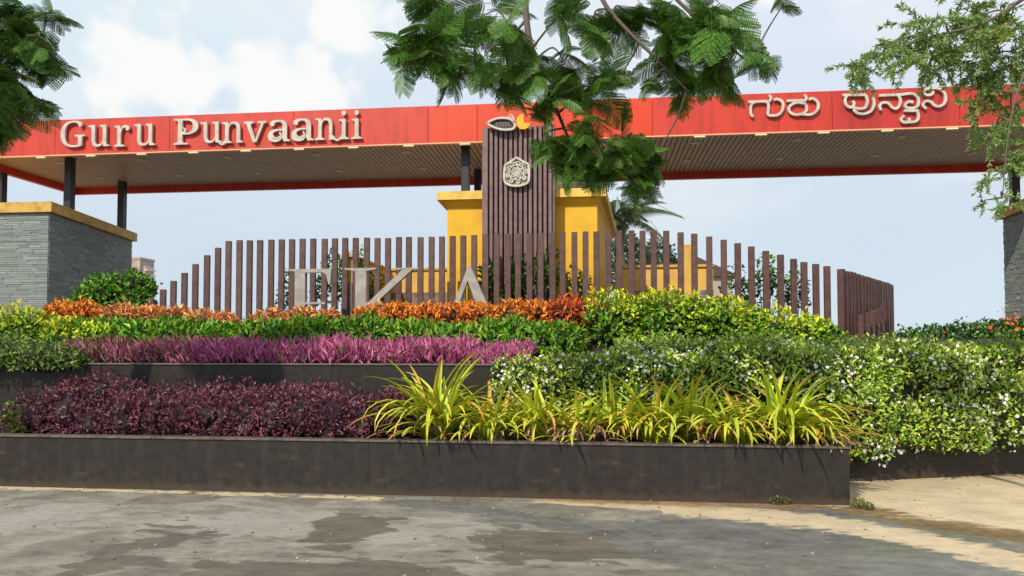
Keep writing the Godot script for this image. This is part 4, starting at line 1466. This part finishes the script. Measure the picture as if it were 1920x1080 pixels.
# ------------------------------------------------------------------ spiky plants
func spiky_plants() -> void:
	var y := lin(0.66, 0.67, 0.04)
	var gsh := lin(0.2, 0.34, 0.02)
	var shapes := []
	var tones := [[y, lin(0.42, 0.54, 0.02), lin(0.62, 0.5, 0.05)], [lin(0.55, 0.62, 0.03), gsh, lin(0.5, 0.5, 0.05)], [lin(0.6, 0.45, 0.03), lin(0.42, 0.4, 0.03), lin(0.55, 0.2, 0.06)], [lin(0.45, 0.24, 0.15), lin(0.38, 0.2, 0.13), lin(0.5, 0.36, 0.26)]]
	for tn in tones:
		var row := []
		for q in [[1.35, 1.0], [1.25, 1.5], [1.1, 2.0], [0.95, 1.6], [0.75, 1.6], [1.2, 2.7], [0.5, 1.1], [1.3, 3.5]]:
			row.append(strap(0.64, 0.06, q[0], q[1], tn[0], tn[1], tn[2]))
		shapes.append(row)
	# [x, z, scale, leaves, share of dead leaves, label]
	var plants := [
		[-1.72, -8.05, 1.62, 84, 0.05, "largest yellow green spiky plant beside the purple shrubs, long leaves above the wall"],
		[-1.12, -7.95, 1.12, 60, 0.12, "low green spiky plant just right of the largest one"],
		[-0.62, -8.1, 1.22, 56, 0.2, "spiky plant with looping yellow leaves in the front bed"],
		[-0.2, -7.9, 1.08, 52, 0.5, "spiky plant with many brown dead leaves at its foot"],
		[0.2, -8.15, 1.3, 52, 0.22, "spiky yellow plant just behind the browned one"],
		[0.62, -8.05, 1.28, 58, 0.08, "tall upright spiky plant left of the pair near the corner"],
		[1.02, -8.2, 1.42, 58, 0.05, "tallest upright spiky plant with bright yellow blades, below the hedge"],
		[1.42, -7.92, 1.15, 50, 0.15, "short spiky plant between the two tall ones"],
		[1.92, -8.02, 1.45, 78, 0.08, "broad yellow spiky plant near the corner of the front wall"],
		[2.24, -7.92, 0.95, 48, 0.6, "browned spiky plant hanging over the corner of the front wall"],
	]
	for p in plants:
		var o := thing("spiky_plant", p[5], "plant", V(p[0], 0.5, p[1]), "yellow spiky plants in the front bed")
		for i in int(p[3] * 1.9):
			var dead: bool = rng.randf() < p[4]
			var k: int = 3 if dead else [0, 0, 1, 1, 1, 2][rng.randi() % 6]
			var sh := rng.randi() % 8
			if dead and sh < 3:
				sh = 6
			var m := put("leaf", shapes[k][sh], mats.strap, o)
			var s: float = p[2] * rnd(0.7, 1.15) * (0.75 if dead or sh == 6 else 1.0)
			m.transform = Transform3D(Basis(Vector3.UP, rnd(0, TAU)) * Basis(V(1, 0, 0), rnd(-0.12, 0.12)), V(rnd(-0.13, 0.13), 0.0, rnd(-0.09, 0.09)))
			m.scale = V(1.0 if s > 0.9 else 0.85, s, s)
		var st := MB.new()
		st.col = lin(0.16, 0.12, 0.06)
		st.tube(PackedVector3Array([V(0, -0.02, 0), V(0, 0.07, 0), V(0.01, 0.15, 0)]), 0.05, 0.03, 7)
		put("crown_base", st.mesh(), mats.twig, o)


# ------------------------------------------------------------------ trees
func trees() -> void:
	var fronds := []
	for k in 6:
		fronds.append(frond_mesh(0.42, [0.12, 0.25, 0.4][k % 3], 12 + k % 3, lin(0.04, 0.14, 0.018), lin(0.14, 0.3, 0.03)))
	fronds.append(frond_mesh(0.4, 0.3, 12, lin(0.08, 0.13, 0.02), lin(0.14, 0.2, 0.03)))
	var mid := [
		[[V(-1.32,4.02,-5.94),0.32,11], [V(-1.64,4.02,-6.24),0.20,4], [V(-1.19,3.86,-6.07),0.22,5], [V(-1.47,4.53,-6.30),0.25,5], [V(-0.98,4.40,-6.33),0.29,6], [V(-0.66,4.02,-5.77),0.25,5], [V(-0.88,3.78,-5.71),0.14,3], [V(-0.77,3.95,-6.45),0.28,7]],
		[[V(-0.37,3.58,-6.0),0.22,5], [V(-0.50,3.76,-5.93),0.21,4], [V(-0.28,4.09,-6.70),0.26,6], [V(0.05,3.67,-6.17),0.24,5], [V(0.22,3.91,-6.54),0.19,3], [V(-0.2,3.22,-6.2),0.24,6], [V(-0.28,3.05,-6.3),0.18,3], [V(-0.03,3.24,-5.85),0.23,6]],
		[[V(0.23,3.22,-6.33),0.27,7], [V(0.47,3.11,-6.57),0.21,5], [V(0.05,2.96,-6.22),0.2,7], [V(0.3,2.95,-6.44),0.2,4], [V(0.18,3.05,-6.1),0.2,6], [V(-0.03,4.23,-6.37),0.25,5], [V(-0.24,4.17,-5.76),0.25,5], [V(0.29,4.41,-6.46),0.28,6], [V(0.57,4.01,-6.29),0.25,6]],
		[[V(0.73,4.08,-6.00),0.28,7], [V(0.94,4.01,-5.73),0.27,7], [V(0.80,3.78,-6.57),0.23,6], [V(1.01,3.81,-6.17),0.26,7], [V(1.35,4.00,-6.42),0.23,5], [V(1.12,3.8,-6.58),0.19,3], [V(0.56,4.40,-6.41),0.23,5], [V(1.63,4.51,-6.62),0.14,2]],
		[[V(-0.84,3.83,-6.3),0.2,4], [V(-0.47,3.47,-6.1),0.2,3], [V(-0.24,3.1,-6.2),0.22,5], [V(-0.46,3.3,-6.3),0.16,2], [V(0.15,3.12,-6.3),0.2,4], [V(-0.08,3.54,-6.09),0.17,4], [V(0.47,3.79,-6.50),0.14,2], [V(0.3,4.95,-6.0),0.4,5], [V(1.2,5.0,-5.6),0.4,4], [V(-0.5,5.05,-5.9),0.4,5], [V(1.8,5.3,-4.5),0.5,5]],
	]
	var limbs := [
		[[V(2.6,4.4,-2.0), V(1.4,5.9,-4.0), V(0.3,5.7,-5.6), V(-0.45,5.2,-6.1), V(-0.59,4.73,-6.2), V(-0.57,4.18,-6.2), V(-0.46,3.81,-6.2), V(-0.34,3.53,-6.2), V(-0.21,3.21,-6.2)], 0.052, 0.011],
		[[V(0.9,5.85,-4.8), V(0.2,5.2,-6.0), V(0.01,4.7,-6.2), V(0.06,4.42,-6.2), V(0.23,4.19,-6.2), V(0.49,3.91,-6.2), V(0.75,3.65,-6.25)], 0.032, 0.008],
		[[V(0.3,5.7,-5.6), V(-0.9,5.3,-6.1), V(-1.49,4.69,-6.2), V(-1.39,4.45,-6.2), V(-1.37,4.17,-6.1)], 0.022, 0.006],
		[[V(0.9,5.85,-4.8), V(0.6,5.1,-6.0), V(0.5,4.67,-6.2), V(0.8,4.25,-6.2), V(1.1,3.97,-6.2), V(1.3,3.9,-6.4)], 0.026, 0.007],
		[[V(-0.58,4.3,-6.2), V(-0.66,4.21,-6.2), V(-0.74,4.19,-6.2), V(-0.73,3.96,-6.2), V(-0.57,4.0,-6.15), V(-0.5,3.95,-6.2)], 0.014, 0.007],
	]
	tree("feathery_tree", "dark green feathery leaved tree hanging over the middle of the canopy", [V(3.4, 0, -0.6), V(3.5, 1.8, -0.7), V(3.1, 3.4, -1.4), V(2.6, 4.4, -2.0)], 0.2, limbs, mid, "frond", fronds, mats.frond, 0.12, 0.85, 1.85)
	var left := [
		[[V(-5.57,4.69,-6.46),0.37,8], [V(-5.49,4.81,-6.85),0.22,4], [V(-5.51,4.41,-6.80),0.29,6], [V(-5.42,4.06,-6.18),0.3,7], [V(-5.1,4.32,-6.21),0.16,3], [V(-5.55,3.72,-6.27),0.26,6], [V(-5.75,3.95,-6.87),0.25,5], [V(-5.75,3.6,-6.45),0.18,4]],
		[[V(-5.7,3.67,-6.60),0.14,2], [V(-5.90,4.40,-6.34),0.41,9], [V(-6.10,3.85,-6.51),0.37,8], [V(-5.75,4.2,-6.5),0.35,8], [V(-5.85,3.7,-6.4),0.3,6], [V(-6.2,5.1,-6.2),0.45,9], [V(-6.6,4.6,-6.3),0.45,9]],
	]
	tree("feathery_tree", "feathery leaved tree leaning in above the stone pavilion", [V(-8.2, 0, -5.0), V(-8.1, 2.0, -5.1), V(-7.6, 3.8, -5.5), V(-7.2, 4.6, -5.8)], 0.17, [[[V(-7.2,4.6,-5.8), V(-6.5,5.2,-6.3), V(-6.07,5.0,-6.5), V(-5.88,4.57,-6.5), V(-5.64,3.83,-6.5)], 0.06, 0.012], [[V(-6.6,5.15,-6.2), V(-5.9,4.9,-6.5), V(-5.4,4.5,-6.5)], 0.035, 0.01]], left, "frond", fronds, mats.frond, 0.2, 0.9, 1.9)
	var sprays := []
	for k in 5:
		sprays.append(spray_mesh(0.36, 70, lin(0.16, 0.3, 0.07), lin(0.42, 0.56, 0.2)))
	sprays.append(spray_mesh(0.36, 64, lin(0.22, 0.32, 0.06), lin(0.4, 0.42, 0.1)))
	var right := [
		[[V(2.37,4.04,-6.89),0.22,9], [V(2.54,4.16,-6.85),0.24,10], [V(2.86,4.32,-7.09),0.25,12], [V(3.09,4.38,-7.08),0.30,13], [V(3.52,4.60,-7.40),0.37,15], [V(3.73,4.39,-7.18),0.36,15], [V(3.24,4.24,-7.43),0.27,10], [V(3.59,4.17,-7.36),0.29,12]],
		[[V(3.93,4.10,-7.49),0.32,12], [V(2.42,4.02,-7.17),0.13,3], [V(2.60,3.92,-6.66),0.17,6], [V(3.60,3.82,-7.36),0.26,8], [V(3.89,3.69,-7.46),0.27,9], [V(3.71,3.50,-7.40),0.26,7], [V(3.72,3.19,-7.07),0.23,7], [V(3.59,3.08,-7.21),0.18,4]],
		[[V(3.46,2.76,-6.71),0.17,4], [V(3.57,2.88,-7.33),0.12,2], [V(3.41,4.24,-7.07),0.25,8], [V(4.2,4.9,-7.0),0.4,12], [V(4.5,4.3,-7.0),0.4,12], [V(3.5,5.0,-7.1),0.4,10]],
	]
	tree("fine_leaved_tree", "pale green fine leaved tree drooping over the half hidden pavilion", [V(6.2, 0, -5.2), V(6.1, 2.2, -5.3), V(5.6, 4.0, -6.0), V(5.1, 4.9, -6.5)], 0.16, [[[V(5.1,4.9,-6.5), V(4.5,5.0,-6.9), V(3.96,4.73,-7.0), V(3.46,4.42,-7.0), V(2.97,4.3,-7.0), V(2.41,4.11,-7.0)], 0.03, 0.004], [[V(5.1,4.9,-6.5), V(4.4,4.8,-6.9), V(3.95,4.3,-7.0), V(3.67,3.65,-7.0), V(3.56,2.84,-7.0)], 0.026, 0.003]], right, "spray", sprays, mats.spray, 0.3, 1.0, 1.35)


# ------------------------------------------------------------------ far things
func background() -> void:
	# palm behind the cabin
	var o := thing("palm_tree", "palm tree rising behind the yellow cabin", "palm", V(0.62, 0, -21.5))
	var tb := MB.new()
	tb.col = lin(0.16, 0.13, 0.1)
	tb.tube(bend([V(0, 0, 0), V(0.1, 2.8, 0), V(0.0, 5.3, 0)]), 0.17, 0.11, 8)
	put("trunk", tb.mesh(), mats.bark, o)
	var leaf := MB.new()
	for i in 26:
		var t := (i + 2.0) / 28.0
		var q := V(0, 0.55 * t - 1.25 * t * t, 2.2 * t)
		for s in [-1.0, 1.0]:
			leaf.col = lin(0.12, 0.2, 0.09).lerp(lin(0.25, 0.33, 0.18), rng.randf())
			var d := V(s * 0.8, -0.45, 0.6).normalized()
			leaf.leaf(q, d, V(0.5, 0, -s * 0.5).normalized(), V(0, 1, 0), 0.62 * (1.15 - 0.6 * t), 0.05, 0.25)
	leaf.col = lin(0.12, 0.15, 0.06)
	leaf.tube(PackedVector3Array([V(0, 0, 0), V(0, 0.14, 0.7), V(0, 0.06, 1.4), V(0, -0.65, 2.15)]), 0.022, 0.006, 5)
	var lm := leaf.mesh()
	for i in 17:
		var f := put("frond", lm, mats.leaf, o)
		f.transform = Transform3D(Basis(Vector3.UP, TAU * i / 17 + rnd(-0.15, 0.15)) * Basis(V(1, 0, 0), rnd(-0.75, 0.35)), V(0, 5.3, 0))
		f.scale = Vector3.ONE * rnd(0.58, 0.8)
	# far trees
	var far := [["grey green tree far behind the low wall, below the palm", V(1.2, 0, -31), 1.0], ["rounded dark tree far behind the low wall pier", V(2.6, 0, -33), 1.05]]
	for c in far:
		var at: Vector3 = c[1]
		var t := thing("far_tree", c[0], "tree", at, "trees beyond the boundary wall")
		var tr := MB.new()
		tr.col = lin(0.12, 0.1, 0.08)
		tr.tube(bend([V(0, 0, 0), V(0.1, 2.2, 0), V(0, 4.2, 0)]), 0.16, 0.08, 7)
		put("trunk", tr.mesh(), mats.bark, t)
		var md := [[V(0, 4.7, 0), V(0.95, 1.2, 0.9)], [V(-0.6, 4.3, 0.2), V(0.7, 0.8, 0.7)], [V(0.7, 4.4, 0.1), V(0.7, 0.9, 0.7)], [V(0.1, 5.6, 0), V(0.6, 0.6, 0.6)]]
		var mb := MB.new()
		mound_leaves(mb, md, 150.0, 0.2, 0.09, [lin(0.035, 0.06, 0.03), lin(0.06, 0.1, 0.045), lin(0.1, 0.14, 0.07)], 0.2, 0.5, false, 0.4)
		stuff(put("crown", mb.mesh(), mats.leaf, t))
	# brown roof behind the low wall
	var r := thing("tiled_roof_house", "brown pitched roof house far behind the low wall pier", "house", V(4.1, 0, -34))
	var hb := MB.new()
	hb.span(V(-1.6, 0, -1.5), V(1.6, 4.6, 1.5))
	put("wall", hb.mesh(), paint(0.4, 0.35, 0.3, 0.9), r)
	var hr := MB.new()
	hr.slab(PackedVector2Array([Vector2(-1.9, 4.6), Vector2(1.9, 4.6), Vector2(0, 5.5)]), -1.7, 1.7)
	put("roof", hr.mesh(), paint(0.1, 0.06, 0.05, 0.85), r)
	# distant tower block
	var w := thing("tower_block", "pale pinkish tower block far off behind the round bush", "building", V(-38.9, 0, -60))
	var bb := MB.new()
	bb.span(V(-0.8, 0, -1.0), V(0.5, 9.1, 1.0))
	put("wall", bb.mesh(), paint(0.5, 0.4, 0.37, 0.9, 0, 0.2, 0.3), w)
	var wp := MB.new()
	wp.span(V(0.503, 0, -0.7), V(0.72, 8.6, 0.7))
	put("stair_core", wp.mesh(), paint(0.6, 0.47, 0.43, 0.9), w)
	var top := MB.new()
	top.span(V(-0.85, 9.103, -1.05), V(0.55, 9.3, 1.05))
	put("parapet", top.mesh(), paint(0.42, 0.34, 0.33, 0.9), w)
	var bal := MB.new()
	bal.span(V(0, 0, 0), V(0.24, 0.12, 1.3))
	var bm := bal.mesh()
	for k in 9:
		var s := put("balcony", bm, paint(0.66, 0.58, 0.54, 0.9), w)
		s.position = V(0.723, 4.6 + k * 0.45, -0.6)
	var win := MB.new()
	win.span(V(0, 0, 0), V(0.24, 0.22, 0.03))
	var wm := win.mesh()
	for k in 6:
		for q in 2:
			var s := put("window", wm, paint(0.16, 0.16, 0.18, 0.3), w)
			s.position = V(-0.55 + q * 0.5, 5.2 + k * 0.6, 1.001)
